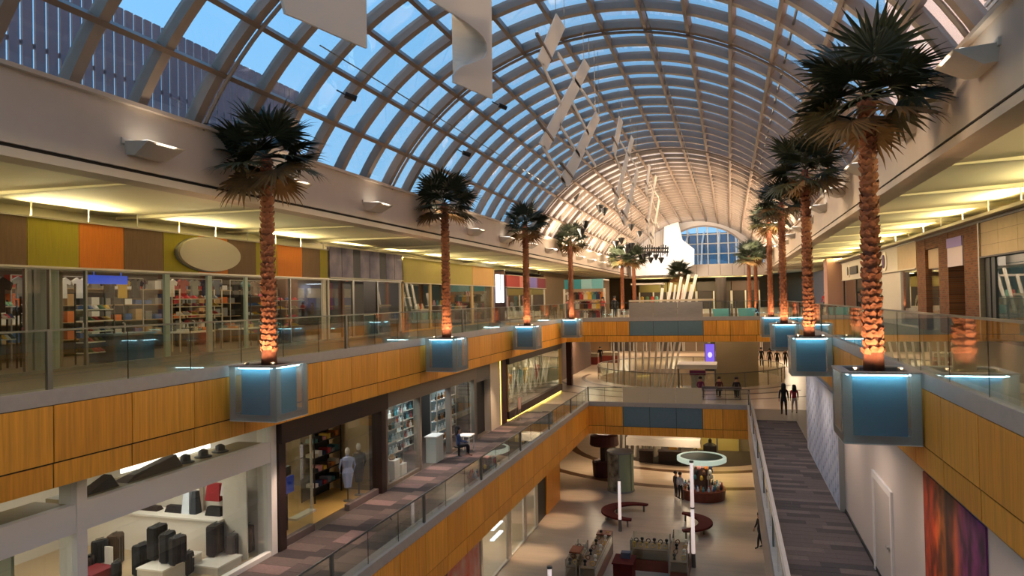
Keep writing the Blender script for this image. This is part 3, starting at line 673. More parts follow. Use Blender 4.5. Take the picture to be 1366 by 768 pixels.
# ================================================================ SHOPS
def room(x0, x1, y0, y1, z0, z1, back, floor_c, ceil_c, xback, sides=True, open_side='+x'):
    """three walls, floor and ceiling of a shop; xback = x of the rear wall"""
    lo, hi = min(x0, x1), max(x0, x1)
    struct('wall_back', MB().box(min(xback, xback - .1), max(xback, xback - .1), y0, y1, z0, z1), back)
    struct('floor', MB().box(lo, hi, y0, y1, z0, z0 + .015), floor_c)
    struct('ceiling', MB().box(lo, hi, y0, y1, z1, z1 + .1), ceil_c)
    if sides:
        struct('wall_side', MB().box(lo, hi, y0 - .05, y0 + .05, z0, z1), back); struct('wall_side', MB().box(lo, hi, y1 - .05, y1 + .05, z0, z1), back)
def front(label, X, out, y0, y1, z0, zg, panes, mull, band=None, bandz=None, frame_m=None, th=.1, sill=.08, trim=None, name='shopfront', group=None):
    """glazed shop front in plane x=X. panes: [(ya,yb)], mull: [(y,w,mat)], band: [(ya,yb,mat)]"""
    t = thing(name, (X, y0, z0), label, 'shopfront', group)
    def b(ya, yb, za, zb, d0=0, d1=th): return MB().box(min(X + d0 * out, X + d1 * out), max(X + d0 * out, X + d1 * out), ya, yb, za, zb)
    for ya, yb in panes: b(ya + .01, yb - .01, z0 + sill, zg, .02, .035).build('glass_pane', M['shopglass'], t)
    for y, w, m in mull: b(y - w / 2, y + w / 2, z0, zg, -.02, .07).build('mullion', m, t)
    if frame_m:
        b(y0, y1, z0, z0 + sill, -.05, .08).build('sill', frame_m, t); b(y0, y1, zg, zg + .06, -.05, .1).build('head', frame_m, t)
    if band:
        for ya, yb, m in band: b(ya + .008, yb - .008, bandz[0], bandz[1], 0, .14).build('sign_panel', m, t)
        b(y0, y1, bandz[0] - .05, bandz[0], -.05, .2).build('trim', trim or M['offwhite'], t)
        b(y0, y1, bandz[1], bandz[1] + .035, -.05, .2).build('capping', trim or M['offwhite'], t)
    return t
def handle(t, X, y, z):
    MB().tube([(X, y, z - .14), (X + .07, y, z - .12), (X + .07, y, z + .12), (X, y, z + .14)], .022, 6).build('door_handle', M['steel'], t)
def shelf(label, x0, x1, y0, y1, z0, levels, top, m_frame, m_shelf, cat='shelf', group=None, back=None):
    t = thing('shelf_unit', ((x0 + x1) / 2, (y0 + y1) / 2, z0), label, cat, group)
    for x in (x0, x1):
        for y in (y0, y1): MB().box(x - .018, x + .018, y - .018, y + .018, z0, top).build('upright', m_frame, t)
    for z in levels: MB().box(x0, x1, y0, y1, z - .03, z).build('shelf_board', m_shelf, t)
    if back: MB().box(x0 - .03, x0 - .02, y0, y1, z0, top).build('back_panel', back, t)
    return t
def shoe_mb():
    m = MB(); P = [(-.15, -.045, 0), (.13, -.05, 0), (.16, 0, 0), (.13, .05, 0), (-.15, .045, 0)]
    Q = [(-.15, -.04, .10), (-.02, -.04, .11), (.06, -.04, .06), (.15, 0, .035), (.06, .04, .06), (-.02, .04, .11), (-.15, .04, .10)]
    m.add(P + Q, [(4, 3, 2, 1, 0), (0, 1, 7, 6, 5), (1, 2, 8, 7), (2, 3, 9, 8), (3, 4, 11, 10, 9), (4, 0, 5, 11), (5, 6, 10, 11), (6, 7, 9, 10), (7, 8, 9)]); return m
SHOEC = [('red', (176, 40, 44)), ('pink', (214, 92, 112)), ('yellow', (214, 170, 40)), ('white', (214, 208, 200)), ('grey', (120, 118, 116)), ('black', (38, 36, 36)), ('brown', (120, 76, 46)), ('blue', (60, 92, 140)), ('green', (70, 110, 74))]
shoe_me = {n: mesh_of(shoe_mb(), 'shoe', flat(*c)) for n, c in SHOEC}
def put(me, name, loc, rz, label, cat, group=None, s=1):
    o = bpy.data.objects.new(name, me); COL.objects.link(o); o.location = loc; o.rotation_euler = (0, 0, rz); o.scale = (s, s, s); ORG[o.name] = Vector(loc); tag(o, label, cat, group); return o
def shirt_mb(w=.5, h=.62):
    pts = [(-w * .32, -h), (w * .32, -h), (w * .3, -h * .32), (w * .52, -h * .38), (w * .6, -h * .18), (w * .22, 0), (.05, -.05), (-.05, -.05), (-w * .22, 0), (-w * .6, -h * .18), (-w * .52, -h * .38), (-w * .3, -h * .32)]
    return MB().slab([(0, y, z) for y, z in pts], (.07, 0, 0))
CLO = [('white', (220, 214, 204)), ('orange', (206, 120, 44)), ('yellow', (214, 170, 60)), ('black', (34, 32, 34)), ('grey', (130, 128, 130)), ('navy', (44, 56, 90)), ('cream', (206, 190, 160)), ('brown', (104, 70, 48)), ('pink', (206, 140, 140)), ('teal', (70, 120, 124)), ('red', (160, 44, 44))]
shirt_me = {n: mesh_of(shirt_mb(), 'shirt', flat(*c, .85)) for n, c in CLO}
rs = random.Random(11)
# ---------------------------------------------------------------- upper left: sports shop with coloured sign panels
olive, orange, brown = mat('olive_panel', srgb(150, 136, 20), .7, noise=.08, nscale=2, stretch=(1, 12, 1)), mat('orange_panel', srgb(200, 112, 18), .7, noise=.08, nscale=2, stretch=(1, 12, 1)), mat('brown_panel', srgb(112, 84, 56), .7, noise=.1, nscale=2, stretch=(1, 12, 1))
seq = [(9.0, 10.4, olive), (10.4, 11.8, orange), (11.8, 13.08, brown), (13.08, 14.52, olive), (14.52, 15.96, orange), (15.96, 17.43, brown), (17.43, 18.9, olive), (18.9, 20.3, orange), (20.3, 21.81, brown), (21.81, 23.05, olive), (23.05, 24.71, orange), (24.71, 26.0, brown), (26.0, 26.6, olive)]
green = flat(150, 166, 150, .4)
tA = front('wide sports shopfront under olive, orange and brown sign panels', SL, 1, 9, 26.6, F3, .98, [(9, 13.1), (13.1, 13.74), (13.74, 14.8), (14.8, 16.2), (16.2, 17.65), (17.65, 19.5), (19.5, 21.36), (21.36, 24.0), (24.0, 26.3)],
           [(13.1, .06, M['metal']), (13.74, .05, M['metal']), (14.8, .06, M['metal']), (17.65, .2, green), (19.5, .2, green), (21.36, .14, green), (24.0, .06, M['metal']), (26.42, .24, M['offwhite'])], seq, (1.06, 2.24), M['metal'], trim=M['steel'])
for px, py in ((108, 437), (164, 437), (257, 433), (266, 433)):
    p = onX(px, py, SL + .05); pane_ = min((o for o in tA.children if o.name.startswith('glass_pane')), key=lambda o: abs(sum(v.co.y for v in o.data.vertices) / len(o.data.vertices) + 9 - p.y)); handle(pane_, SL + .05, p.y, p.z)
ov = MB(); ov.slab([(SL + .24, 19.3 + 1.42 * cos(2 * pi * k / 40), 1.66 + .54 * sin(2 * pi * k / 40)) for k in range(40)], (.1, 0, 0))
so_ = thing('oval_sign', (SL + .2, 19.3, 1.1), 'blank pale oval sign on the coloured sign panels', 'sign')
ov.build('face', flat(190, 178, 160), so_)
MB().slab([(SL + .15, 19.3 + 1.46 * cos(2 * pi * k / 40), 1.66 + .57 * sin(2 * pi * k / 40)) for k in range(40)], (.08, 0, 0)).build('rim', M['grey'], so_)
for k in range(11):
    y = 10.0 + 1.65 * k; MB().tube([(SL, y, 2.26), (SL, y, 2.9)], .018, 5).build('hanger_rod', M['offwhite'], tA)
room(SL, -22, 9, 26.6, F3, 2.2, flat(84, 64, 48), flat(112, 92, 70, .4), M['black'], -22)
for y in (11, 14, 17, 20, 23, 25.5): area((-18.6, y, 2.1), 1.2, 34, (1, .82, .60), sizey=1.2)
struct('wall_side', MB().box(-18.9, -18.8, 9, 13.7, F3, 2.1), flat(150, 62, 26))
struct('wall_side', MB().box(-17.4, -17.2, 13.95, 14.6, F3, 2.1), flat(160, 164, 150))
struct('wall_side', MB().box(-17.6, -17.5, 14.6, 15.1, F3, 2.1), flat(140, 130, 112))
MB().lathe([(.28, 0), (.28, 3.7)], 16, (-17.0, 14.2, F3)).build('column', flat(160, 168, 156), None, 'round pale column behind the sports shop glass', 'column', kind='structure')
ls_ = MB().box(-18.3, -18.2, 16.6, 18.0, .72, .98)
for yy in (16.8, 17.8): ls_.tube([(-18.25, yy, .98), (-18.25, yy, 2.2)], .015, 5)
ls_.build('lit_sign', mat('blue_lit', (.02, .1, .6, 1), emit=(.01, .08, .7, 1), estr=.42), None, 'blue lit panel hanging inside the sports shop', 'sign')
def rack(label, X, px0, px1, pys, ptop, pbot, items, frame=M['black'], board=M['white'], depth=.34, grp=None, tag_='rack'):
    a = onX(px0, pys[0], X); b = onX(px1, pys[0], X); zs = [onX((px0 + px1) / 2, py, X).z for py in pys]; zt = onX(px0, ptop, X).z
    zb = F3 + .02 if X < 0 or True else 0
    shelf(label, X - depth, X, a.y, b.y, zb, zs, zt, frame, board, 'rack', 'shoe racks')
    w = b.y - a.y
    for li, z in enumerate(zs):
        for k in range(items):
            n, _ = SHOEC[rs.randrange(len(SHOEC))]
            put(shoe_me[n], 'shoe', (X - depth * .45, a.y + w * (k + .5) / items, z + .002), rs.uniform(-.5, .3), '%s shoe, %s along the %s shelf of the %s' % (n, NUM[k], NUM[li], tag_), 'shoe', 'shoes on the racks')
rack('black framed shoe rack with white shelves left of the glass door', -17.2, 113, 152, (412, 427, 441, 455, 469), 378, 490, 5, tag_='door rack')
rack('pale shoe rack behind the second pair of doors', -18.2, 240, 296, (398, 408, 419, 430), 385, 470, 6, M['cream'], M['cream'], tag_='pale mid rack')
rack('dark shoe rack at the right of the sports shop', -17.8, 334, 372, (395, 407, 419, 431, 443), 385, 455, 5, M['black'], M['grey'], tag_='dark right rack')
rack('low shoe rack at the far end of the sports shop', -17.4, 374, 420, (400, 411, 423, 434), 390, 450, 5, M['black'], M['offwhite'], tag_='far end rack')
rack('narrow shoe rack at the far left of the sports shop', -18.2, 40, 52, (405, 417, 429, 441), 395, 470, 2, M['black'], M['white'], tag_='narrow left rack')
rack('wide low shoe display by the orange wall', -18.3, 0, 22, (408, 424, 452), 400, 470, 4, M['black'], M['white'], tag_='orange wall display')
wsh = thing('wall_shelf', (-20.6, 20, F3), 'long dark wall shelving full of boxes at the back of the sports shop', 'shelf')
for z in (-1.0, -.45, .1, .65): MB().box(-20.9, -20.4, 14, 26.3, z - .03, z).build('shelf_board', flat(150, 120, 84), wsh)
for y in (14, 17, 20, 23, 26.3): MB().box(-20.9, -20.4, y - .03, y + .03, F3 + .02, 1.0).build('upright', M['black'], wsh)
BXC = [('white', (200, 192, 180)), ('orange', (190, 96, 36)), ('black', (40, 36, 36)), ('red', (150, 40, 36)), ('grey', (120, 116, 110)), ('tan', (170, 134, 90)), ('blue', (60, 84, 130))]
for li, z in enumerate((-1.0, -.45, .1, .65)):
    for k in range(26):
        n, c = BXC[rs.randrange(7)]; y = 14.25 + .46 * k; h = rs.uniform(.14, .4)
        MB().box(-20.75, -20.42, y - .15, y + .15, z, z + h).build('shoe_box', flat(*c, .8), None, '%s shoe box, %s from the left on %s wall shelf up at the back' % (n, nth(k), NUM[li]), 'box', 'boxes on the back wall shelving')
row = 0
for X, z, ys in ((-18.9, .92, [15.0 + .62 * k for k in range(4)] + [17.9 + .55 * k for k in range(3)]), (-18.6, .95, [20.2 + .58 * k for k in range(5)]), (-18.6, .95, [23.6 + .6 * k for k in range(5)])):
    cr_ = MB().tube([(X + .03, ys[0] - .3, z + .03), (X + .03, ys[-1] + .3, z + .03)], .015, 5)
    for yy in (ys[0] - .3, ys[-1] + .3): cr_.tube([(X + .03, yy, F3 + .015), (X + .03, yy, z + .03)], .02, 6)
    cr_.build('clothes_rail', M['steel'], None, '%s tall clothes rail at the back of the sports shop' % NUM[row], 'rail')
    for k, y in enumerate(ys):
        n = rs.choice(CLO)[0]; put(shirt_me[n], 'shirt', (X, y, z), 0, '%s shirt, %s along the %s clothes rail of the sports shop' % (n, NUM[k], NUM[row]), 'shirt', 'shirts on the sports shop rails')
    row += 1
put(shirt_me['black'], 'shirt', (-18.0, 13.55, .85), 0, 'black jacket hung by the orange wall of the sports shop', 'jacket', s=1.5)
tb = thing('display_table', (-17.3, 16.9, F3), 'blue draped display table behind the sports shop glass', 'table')
MB().box(-17.8, -16.9, 16.2, 17.7, F3 + .02, F3 + .78).build('drape', flat(60, 84, 104, .8), tb); MB().box(-17.85, -16.85, 16.15, 17.75, F3 + .78, F3 + .84).build('top', flat(120, 140, 150), tb)
for i, y in enumerate((19.9, 22.4)):
    c = thing('display_table', (-17.4, y, F3), ('white display table with folded goods at mid shop', 'white display table right of the pale posts')[i], 'table')
    MB().box(-17.9, -17.0, y - .6, y + .6, F3 + .7, F3 + .76).build('top', M['white'], c)
    for dx in (-17.85, -17.05):
        for dy in (-.55, .55): MB().box(dx - .025, dx + .025, y + dy - .025, y + dy + .025, F3 + .02, F3 + .7).build('leg', M['metal'], c)
    for k in range(5):
        n, cc = CLO[(k * 3 + i) % len(CLO)]
        MB().box(-17.6, -17.25, y - .5 + .21 * k, y - .32 + .21 * k, F3 + .76, F3 + .84 + .03 * (k % 3)).build('folded_cloth', flat(*cc, .85), None, '%s folded cloth, %s along the %s' % (n, NUM[k], ('table at mid shop', 'table right of the pale posts')[i]), 'cloth', 'folded goods on the tables')
# ---------------------------------------------------------------- second shop: violet picture panels over a dark entrance
viol = mat('violet_picture', srgb(150, 138, 158), .6, noise=.35, nscale=1.2, col2=srgb(92, 84, 116)); dk = flat(58, 54, 62)
tB = front('shopfront with violet picture panels over a dark entrance', SL, 1, 26.7, 33.8, F3, 1.0, [(26.9, 28.8), (31.2, 33.6)], [(26.75, .14, M['offwhite']), (28.85, .16, M['metal']), (31.2, .12, M['metal']), (33.72, .14, M['offwhite'])],
           [(26.75, 28.75, viol), (28.75, 29.4, dk), (29.4, 31.3, viol), (31.3, 32.0, dk), (32.0, 33.8, viol)], (1.12, 2.42), M['metal'])
for y in (27.75, 30.3, 32.9): MB().box(SL + .14, SL + .15, y - .01, y + .01, 1.14, 2.4).build('joint', dk, tB)
room(SL, -22, 26.7, 33.8, F3, 2.2, flat(90, 84, 80), flat(100, 88, 72, .4), M['black'], -22)
MB().box(-17.2, -17.1, 29.2, 31.2, F3, 1.0).build('door', M['darkbrown'], None, 'dark entrance screen of the violet shop', 'screen')
for y in (28, 32.5): area((-18.4, y, 2.1), 1.2, 36, (1, .88, .7), sizey=1.0)
ct = thing('counter', (-18.2, 28.2, F3), 'pale glass topped counter left of the dark entrance', 'counter'); MB().box(-18.7, -17.7, 27.3, 29.0, F3 + .02, F3 + .9).build('body', flat(90, 100, 104), ct); MB().box(-18.75, -17.65, 27.25, 29.05, F3 + .9, F3 + .96).build('top', M['white'], ct)
ls_ = MB().slab([(-18.0, 27.4, .15), (-18.0, 28.9, .1), (-18.0, 28.7, .55), (-18.0, 27.9, .75)], (.05, 0, 0)).tube([(-17.97, 28.3, .6), (-17.97, 28.3, 2.2)], .012, 5)
ls_.build('poster', flat(206, 206, 200), None, 'white picture hung over the pale counter', 'poster')
ls_ = MB().box(-18.4, -18.3, 31.6, 32.6, .3, .52)
for yy in (31.8, 32.4): ls_.tube([(-18.35, yy, .52), (-18.35, yy, 2.2)], .015, 5)
ls_.build('lit_sign', mat('red_lit', (.8, .05, .03, 1), emit=(1, .06, .03, 1), estr=.9), None, 'small red lit sign inside the violet shop', 'sign')
MB().box(-17.7, -17.6, 28.95, 29.2, -.3, .95).build('banner', flat(150, 40, 52), None, 'narrow red banner beside the dark entrance', 'banner')
ct2 = thing('counter', (-18, 32.5, F3), 'blue grey counter right of the dark entrance', 'counter'); MB().box(-18.4, -17.5, 31.7, 33.3, F3 + .02, F3 + .95).build('body', flat(80, 104, 112), ct2); MB().box(-18.45, -17.45, 31.65, 33.35, F3 + .95, F3 + 1.0).build('top', M['white'], ct2)
# ---------------------------------------------------------------- third shop: pale olive sign panels, tan posts
po = mat('pale_olive_panel', srgb(168, 152, 78), .7, noise=.06, nscale=2, stretch=(1, 10, 1)); tan = flat(190, 156, 104); tanp = mat('tan_panel', srgb(206, 160, 100), .7, noise=.06, nscale=2, stretch=(1, 10, 1))
tC = front('shopfront with pale olive sign panels and tan posts', SL, 1, 33.9, 49.0, F3, 1.0, [(34.1, 37.5), (37.8, 40.3), (40.6, 44.3), (44.7, 48.5)], [(34.0, .2, tan), (37.6, .28, tan), (40.45, .25, tan), (44.5, .35, tan), (48.7, .3, tan)],
           [(33.9, 40.4, po), (40.4, 44.4, po), (44.4, 48.6, tanp), (48.6, 49, tan)], (1.02, 2.3), tan)
room(SL, -22, 33.9, 49, F3, 2.2, flat(96, 92, 70), flat(100, 88, 72, .4), M['black'], -22)
for y in (36, 39.5, 43, 47): area((-18.4, y, 2.1), 1.2, 32, (1, .9, .7), sizey=1.0)
for i, (y, w, h, c) in enumerate(((35.4, 1.5, 1.0, (120, 128, 124)), (36.9, .7, 1.8, (84, 84, 80)), (39.2, 1.2, 1.1, (150, 150, 144)), (42.3, 2.2, 1.3, (104, 74, 60)), (45.6, 1.2, 1.2, (92, 104, 104)), (47.4, 1.0, 1.9, (80, 66, 54)))):
    u = thing('display_case', (-17.8, y, F3), '%s display case from the left behind the tan posts' % NUM[i], 'display case')
    MB().box(-18.2, -17.4, y - w / 2, y + w / 2, F3 + .02, F3 + h).build('cabinet', flat(*c), u); MB().box(-18.25, -17.35, y - w / 2 - .03, y + w / 2 + .03, F3 + h, F3 + h + .05).build('top', M['offwhite'], u)
    for k in range(4):
        n, cc = rs.choice(CLO); yy = y - w / 2 + w * (k + .5) / 4
        MB().lathe([(.09, 0), (.11, .12), (.05, .26), (.06, .32)], 8, (-17.8, yy, F3 + h + .05)).build('vase', flat(*cc), None, '%s ornament, %s along the %s display case' % (n, NUM[k], NUM[i]), 'ornament', 'ornaments on the display cases')
# beyond: lit violet panel and a dark red shop
struct('wall_left', MB().box(SL - .2, SL, 49, 49.4, F3, 2.3), flat(120, 110, 130))
lp = thing('light_box', (SL + .05, 50.2, -.2), 'tall pale blue lit panel beside the third left palm', 'light panel'); MB().box(SL, SL + .08, 49.6, 51.4, -.2, 1.9).build('diffuser', M['coldglow'], lp); MB().box(SL - .02, SL + .1, 50.5, 50.62, -.2, 1.9).build('bar', M['grey'], lp)
tD = front('dark shopfront with red and violet sign panels past the third palm', SL, 1, 52, 64, F3, .9, [(52.2, 57.5), (58, 63.8)], [(52.1, .3, flat(110, 100, 116)), (57.7, .3, M['offwhite']), (63.9, .3, M['offwhite'])],
           [(52, 55.5, flat(150, 40, 40)), (55.5, 58.5, flat(196, 120, 110)), (58.5, 61, flat(120, 110, 190)), (61, 64, flat(120, 40, 60))], (1.0, 1.9), M['black'])
room(SL, -20, 52, 64, F3, 2.2, flat(90, 60, 50), flat(100, 88, 72, .4), M['black'], -20)
for y in (55, 61): area((-18, y, 2.1), 1.2, 50, (1, .85, .7), sizey=1.0)
for i in range(9):
    y = 52.8 + 1.2 * i; n = CLO[(i * 5) % len(CLO)][0]; put(shirt_me[n], 'shirt', (-17.3, y, .3 - .5 * (i % 2)), 0, '%s garment, %s along the dark red shopfront' % (n, NUM[i]), 'garment', 'garments in the dark red shop', s=1.5)
# teal kiosk shop at the head of the upper plaza, full of clothes
tk = thing('kiosk', (-11.3, 57.5, F3), 'kiosk shop with teal and pale blue sign band beside the fourth left palm', 'kiosk')
for a, b, m in ((-12.9, -11.5, M['teal']), (-11.5, -10.6, flat(150, 196, 206)), (-10.6, -9.7, flat(110, 176, 190))): MB().box(a, b - .02, 57, 57.15, .78, 1.55).build('sign_panel', m, tk)
for x in (-12.95, -9.65): MB().box(x - .08, x + .08, 57, 57.2, F3, .78).build('post', M['offwhite'], tk)
MB().box(-12.9, -9.7, 57.2, 60, 1.45, 1.55).build('roof', M['offwhite'], tk)
MB().box(-12.9, -9.7, 59.9, 60, F3, 1.45).build('back_panel', flat(120, 96, 70), tk)
for i in range(27):
    n = CLO[(i * 7) % len(CLO)][0]; k, r_ = i % 9, i // 9
    put(shirt_me[n], 'shirt', (-12.6 + .34 * k, 57.35, .55 - .75 * r_), pi / 2, '%s garment, %s from the left on %s rail of the teal kiosk' % (n, NUM[k], ('the top', 'the middle', 'the low')[r_]), 'garment', 'garments on the teal kiosk', s=1.05)
area((-11.3, 58, 1.4), 2, 60, (1, .85, .7), sizey=1)
# kiosk with a flat white canopy
kc = thing('kiosk', (-7.7, 63, F3), 'kiosk with a flat white canopy behind the steel panels', 'kiosk')
MB().box(-9.2, -6.1, 70, 72, 1.2, 1.36).build('canopy', M['white'], kc)
for x in (-9, -6.3):
    for y in (70.2, 71.8): MB().tube([(x, y, F3), (x, y, 1.2)], .05, 6).build('post', M['metal'], kc)
MB().box(-9, -6.4, 70.3, 71.7, F3, F3 + 1.0).build('counter', flat(150, 120, 70), kc)
for i, (x, c, nm) in enumerate(((-8.7, (60, 50, 46), 'dark'), (-8.2, (190, 150, 50), 'yellow'), (-7.7, (86, 120, 60), 'green'), (-7.2, (210, 70, 36), 'orange'), (-6.8, (120, 180, 160), 'mint'))):
    MB().lathe([(.14, 0), (.18, .2), (.16, .6), (.06, .66)], 8, (x, 70.6, F3 + 1.0)).build('jar', flat(*c), None, '%s jar on the canopied kiosk counter' % nm, 'jar', 'jars on the kiosk')
# pale blue display boxes behind the right part of the bridge rail
for i, (a, b) in enumerate(((950, 974), (984, 1008))):
    p = onY(a, 413, 53.5); q = onY(b, 413, 53.5); t = thing('display_box', ((p.x + q.x) / 2, 53.5, F3), '%s pale turquoise box behind the bridge railing' % ('left', 'right')[i], 'box')
    MB().hexa([(p.x + .1, 53.5, F3), (q.x - .1, 53.5, F3), (q.x - .1, 54.2, F3), (p.x + .1, 54.2, F3), (p.x, 53.5, -.95), (q.x, 53.5, -.95), (q.x, 54.3, -.95), (p.x, 54.3, -.95)]).build('body', flat(110, 190, 200), t)
    for x in (p.x - .12, q.x + .12): MB().box(x - .05, x + .05, 53.6, 53.7, F3, -.6).build('post', M['black'], t)
# round dark column and far shops at the end of the upper level
MB().lathe([(.55, 0), (.55, 3.6)], 20, (-.85, 80, F3)).build('column', flat(96, 86, 74), None, 'thick dark column at the far end of the upper level', 'column', kind='structure')
for i, (x0, x1, c) in enumerate(((-11, -7.5, (118, 106, 56)), (-7.4, -4, (140, 124, 70)), (-3.9, .2, (70, 60, 52)), (.3, 3.5, (84, 64, 56)))):
    t = thing('shopfront', ((x0 + x1) / 2, 92, F3), '%s distant shopfront from the left across the end of the mall' % NUM[i], 'shopfront', 'distant shopfronts')
    MB().box(x0, x1, 92, 92.3, .6, 1.8).build('sign_panel', flat(*c), t); MB().box(x0, x1, 92.1, 92.2, F3, .6).build('window', flat(60, 52, 46, .3), t)
    for x in (x0, (x0 + x1) / 2, x1): MB().box(x - .08, x + .08, 91.95, 92.1, F3, .6).build('mullion', M['offwhite'], t)
for x in (-8, -3, 2): area((x, 90, 2.1), 2, 90, (1, .85, .55), sizey=1)
# white sunlit tower and wall at the left end of the vault
tw = thing('wall_far', (-7, 83, 2.2), kind='structure')
a, b, c_, d = [onY(px, py, 84) for px, py in ((887, 280), (902, 284), (916, 345), (884, 366))]
MB().slab([a, b, c_, d], (0, 1.2, 0)).build('tower', M['white'], tw)
q = [onY(px, py, 83.5) for px, py in ((842, 348), (862, 338), (890, 335), (908, 318), (926, 332), (926, 352), (906, 366), (842, 368))]
MB().slab(q, (0, .6, 0)).build('low_wall', M['white'], tw)
area((-6, 78.5, 4.6), 3, 300, (1, .95, .88), (-.25, 1, .1), sizey=2)  # added light, no lamp here; stands in for the sun on the tower
gz = thing('hanging_lattice', tuple(onY(872, 334, 72)), 'dark hanging lattice canopy before the white wall', 'sculpture')
for k in range(14):
    p = onY(852 + 3 * k, 328 + 2 * sin(k), 72); q2 = onY(850 + 3 * k, 340 + 2 * sin(k * 2), 72)
    MB().tube([p, q2 + Vector((0, .8, 0))], .07, 5).build('slat', M['black'], gz)
for py in (331, 336): MB().tube([onY(850, py, 72.3), onY(892, py, 72.3)], .09, 5).build('rail', M['black'], gz)
MB().tube([onY(872, 334, 72.3), onY(872, 334, 72.3) + Vector((0, 0, 3))], .02, 5).build('wire', M['metal'], gz)
# ================================================================ MIDDLE LEVEL, LEFT SHOPS
XM = -11.95; ZT = -3.2
wh = M['white']
# ---------------------------------------------------------------- luggage shop in a white frame
lf = thing('shopfront', (XM, 4, F2), 'white framed luggage shopfront with a deep transom', 'shopfront')
for y, w in ((5.0, .24), (10.56, .22), (16.48, .24)): MB().box(XM - .3, XM + .14, y - w / 2, y + w / 2, F2, ZT).build('post', wh, lf)
for a, b in ((5.12, 10.45), (10.67, 16.36)):
    MB().box(XM - .06, XM + .12, a, b, -4.22, -3.68).build('transom', wh, lf)
    MB().box(XM - .9, XM - .06, a, b, -3.86, -3.70).build('display_ledge', flat(150, 132, 92), lf)
    MB().box(XM - .05, XM + .12, a, b, F2, F2 + .12).build('sill', wh, lf)
    n = 3
    for k in range(n):
        u0 = a + (b - a) * k / n; u1 = a + (b - a) * (k + 1) / n
        MB().box(XM + .0, XM + .015, u0 + .01, u1 - .01, F2 + .12, -4.22).build('glass_pane', M['shopglass'], lf)
    MB().box(XM + .0, XM + .015, a + .01, b - .01, -3.68, ZT).build('glass_pane', M['shopglass'], lf)
room(XM - .3, -18.0, 4, 16.5, F2, ZT - .06, flat(206, 198, 184), flat(196, 170, 134, .4), M['offwhite'], -18.0)
for y in (6.5, 9.5, 12.2, 14.8): area((-14.4, y, ZT - .12), 1.2, 40, (1, .95, .86), sizey=1.0)
struct('wall_side', MB().box(-13.4, XM - .3, 9.5, 9.56, F2, -4.0), flat(150, 156, 140))
bc = thing('counter', (-15.4, 16.0, F2), 'long white counter across the far end of the luggage shop', 'counter')
ct_ = onY(250, 690, 15.75).z
MB().box(-17.8, -13.0, 15.75, 16.4, F2 + .02, ct_ - .05).build('body', wh, bc); MB().box(-17.85, -12.95, 15.7, 16.42, ct_ - .05, ct_).build('top', wh, bc)
pq = onY(266, 690, 16.3); MB().box(pq.x - .05, pq.x + .05, 16.25, 16.4, ct_, ct_ + 1.0).build('post', wh, bc)
struct('wall_side', MB().box(-13.0, XM - .3, 15.9, 15.95, F2 + .02, -4.0), M['offwhite'])
SUIT = [('black', (34, 32, 34)), ('charcoal', (58, 54, 54)), ('brown', (76, 58, 46)), ('dark grey', (84, 80, 78))]
def suitcase(p, h, c, label, rz=0):
    t = thing('suitcase', p, label, 'suitcase', 'suitcases in the luggage shop', rz); w, d = h * .62, h * .36; m = MB()
    ch = .05
    poly = [(-d / 2 + ch, -w / 2), (d / 2 - ch, -w / 2), (d / 2, -w / 2 + ch), (d / 2, w / 2 - ch), (d / 2 - ch, w / 2), (-d / 2 + ch, w / 2), (-d / 2, w / 2 - ch), (-d / 2, -w / 2 + ch)]
    m.prism(poly, .05, h - .03); m.prism([(x * .9, y * .94) for x, y in poly], h - .03, h); m.build('shell', flat(*c, .45), t, loc=True)
    for k in range(3): MB().box(d / 2, d / 2 + .012, -w * .34 + k * w * .3, -w * .26 + k * w * .3, .1, h - .08).build('groove', M['black'], t, loc=True)
    MB().tube([(0, -.1, h), (0, -.1, h + .05), (0, .1, h + .05), (0, .1, h)], .014, 5).build('handle', M['metal'], t, loc=True)
    for y in (-w * .36, w * .36): MB().tube([(-d * .3, y, .03), (d * .3, y, .03)], .03, 6).build('wheel', M['black'], t, loc=True)
    return t
def podium(x0, x1, y0, y1, h, label):
    t = thing('podium', ((x0 + x1) / 2, (y0 + y1) / 2, F2), label, 'podium'); MB().box(x0, x1, y0, y1, F2 + .015, F2 + h - .04).build('base', M['offwhite'], t); MB().box(x0 - .02, x1 + .02, y0 - .02, y1 + .02, F2 + h - .04, F2 + h).build('top', wh, t)
g2 = lambda a, b: (160 + a * .2709, 560 + b * .2709)
P1 = onZ(*g2(205, 700), F2 + .45); podium(P1.x - .3, P1.x + .45, P1.y - .45, P1.y + .85, .45, 'white podium carrying the nearest black suitcases')
P2 = onZ(*g2(470, 690), F2 + .22); podium(P2.x - .35, P2.x + .4, P2.y - .4, P2.y + .5, .22, 'low white podium carrying the far pair of suitcases')
for i, (gx, gy, z, h, c, nm) in enumerate(((185, 678, .45, .80, 0, 'tallest black suitcase at the back of the white podium'), (235, 695, .45, .70, 0, 'middle black suitcase on the white podium'), (285, 708, .45, .66, 0, 'front black suitcase at the right of the white podium'),
        (470, 662, .22, .78, 0, 'upright black suitcase on the low far podium'), (560, 690, .0, .68, 3, 'dark grey suitcase standing before the low podium'), (590, 620, .0, .95, 1, 'tall charcoal suitcase behind the low podium'), (635, 655, .0, .74, 2, 'brown suitcase nearest to the right end of the glass'),
        (110, 760, .0, .74, 0, 'black suitcase on the floor left of the white podium'), (335, 765, .0, .55, 0, 'small black suitcase on the floor right of the white podium'), (500, 500, .62, .5, 1, 'charcoal case set back by the white counter'))):
    p = onZ(*g2(gx, gy), F2 + z); suitcase((p.x, p.y, F2 + z + .015 * (z == 0)), h, SUIT[c][1], nm, rs.uniform(-.3, .3))
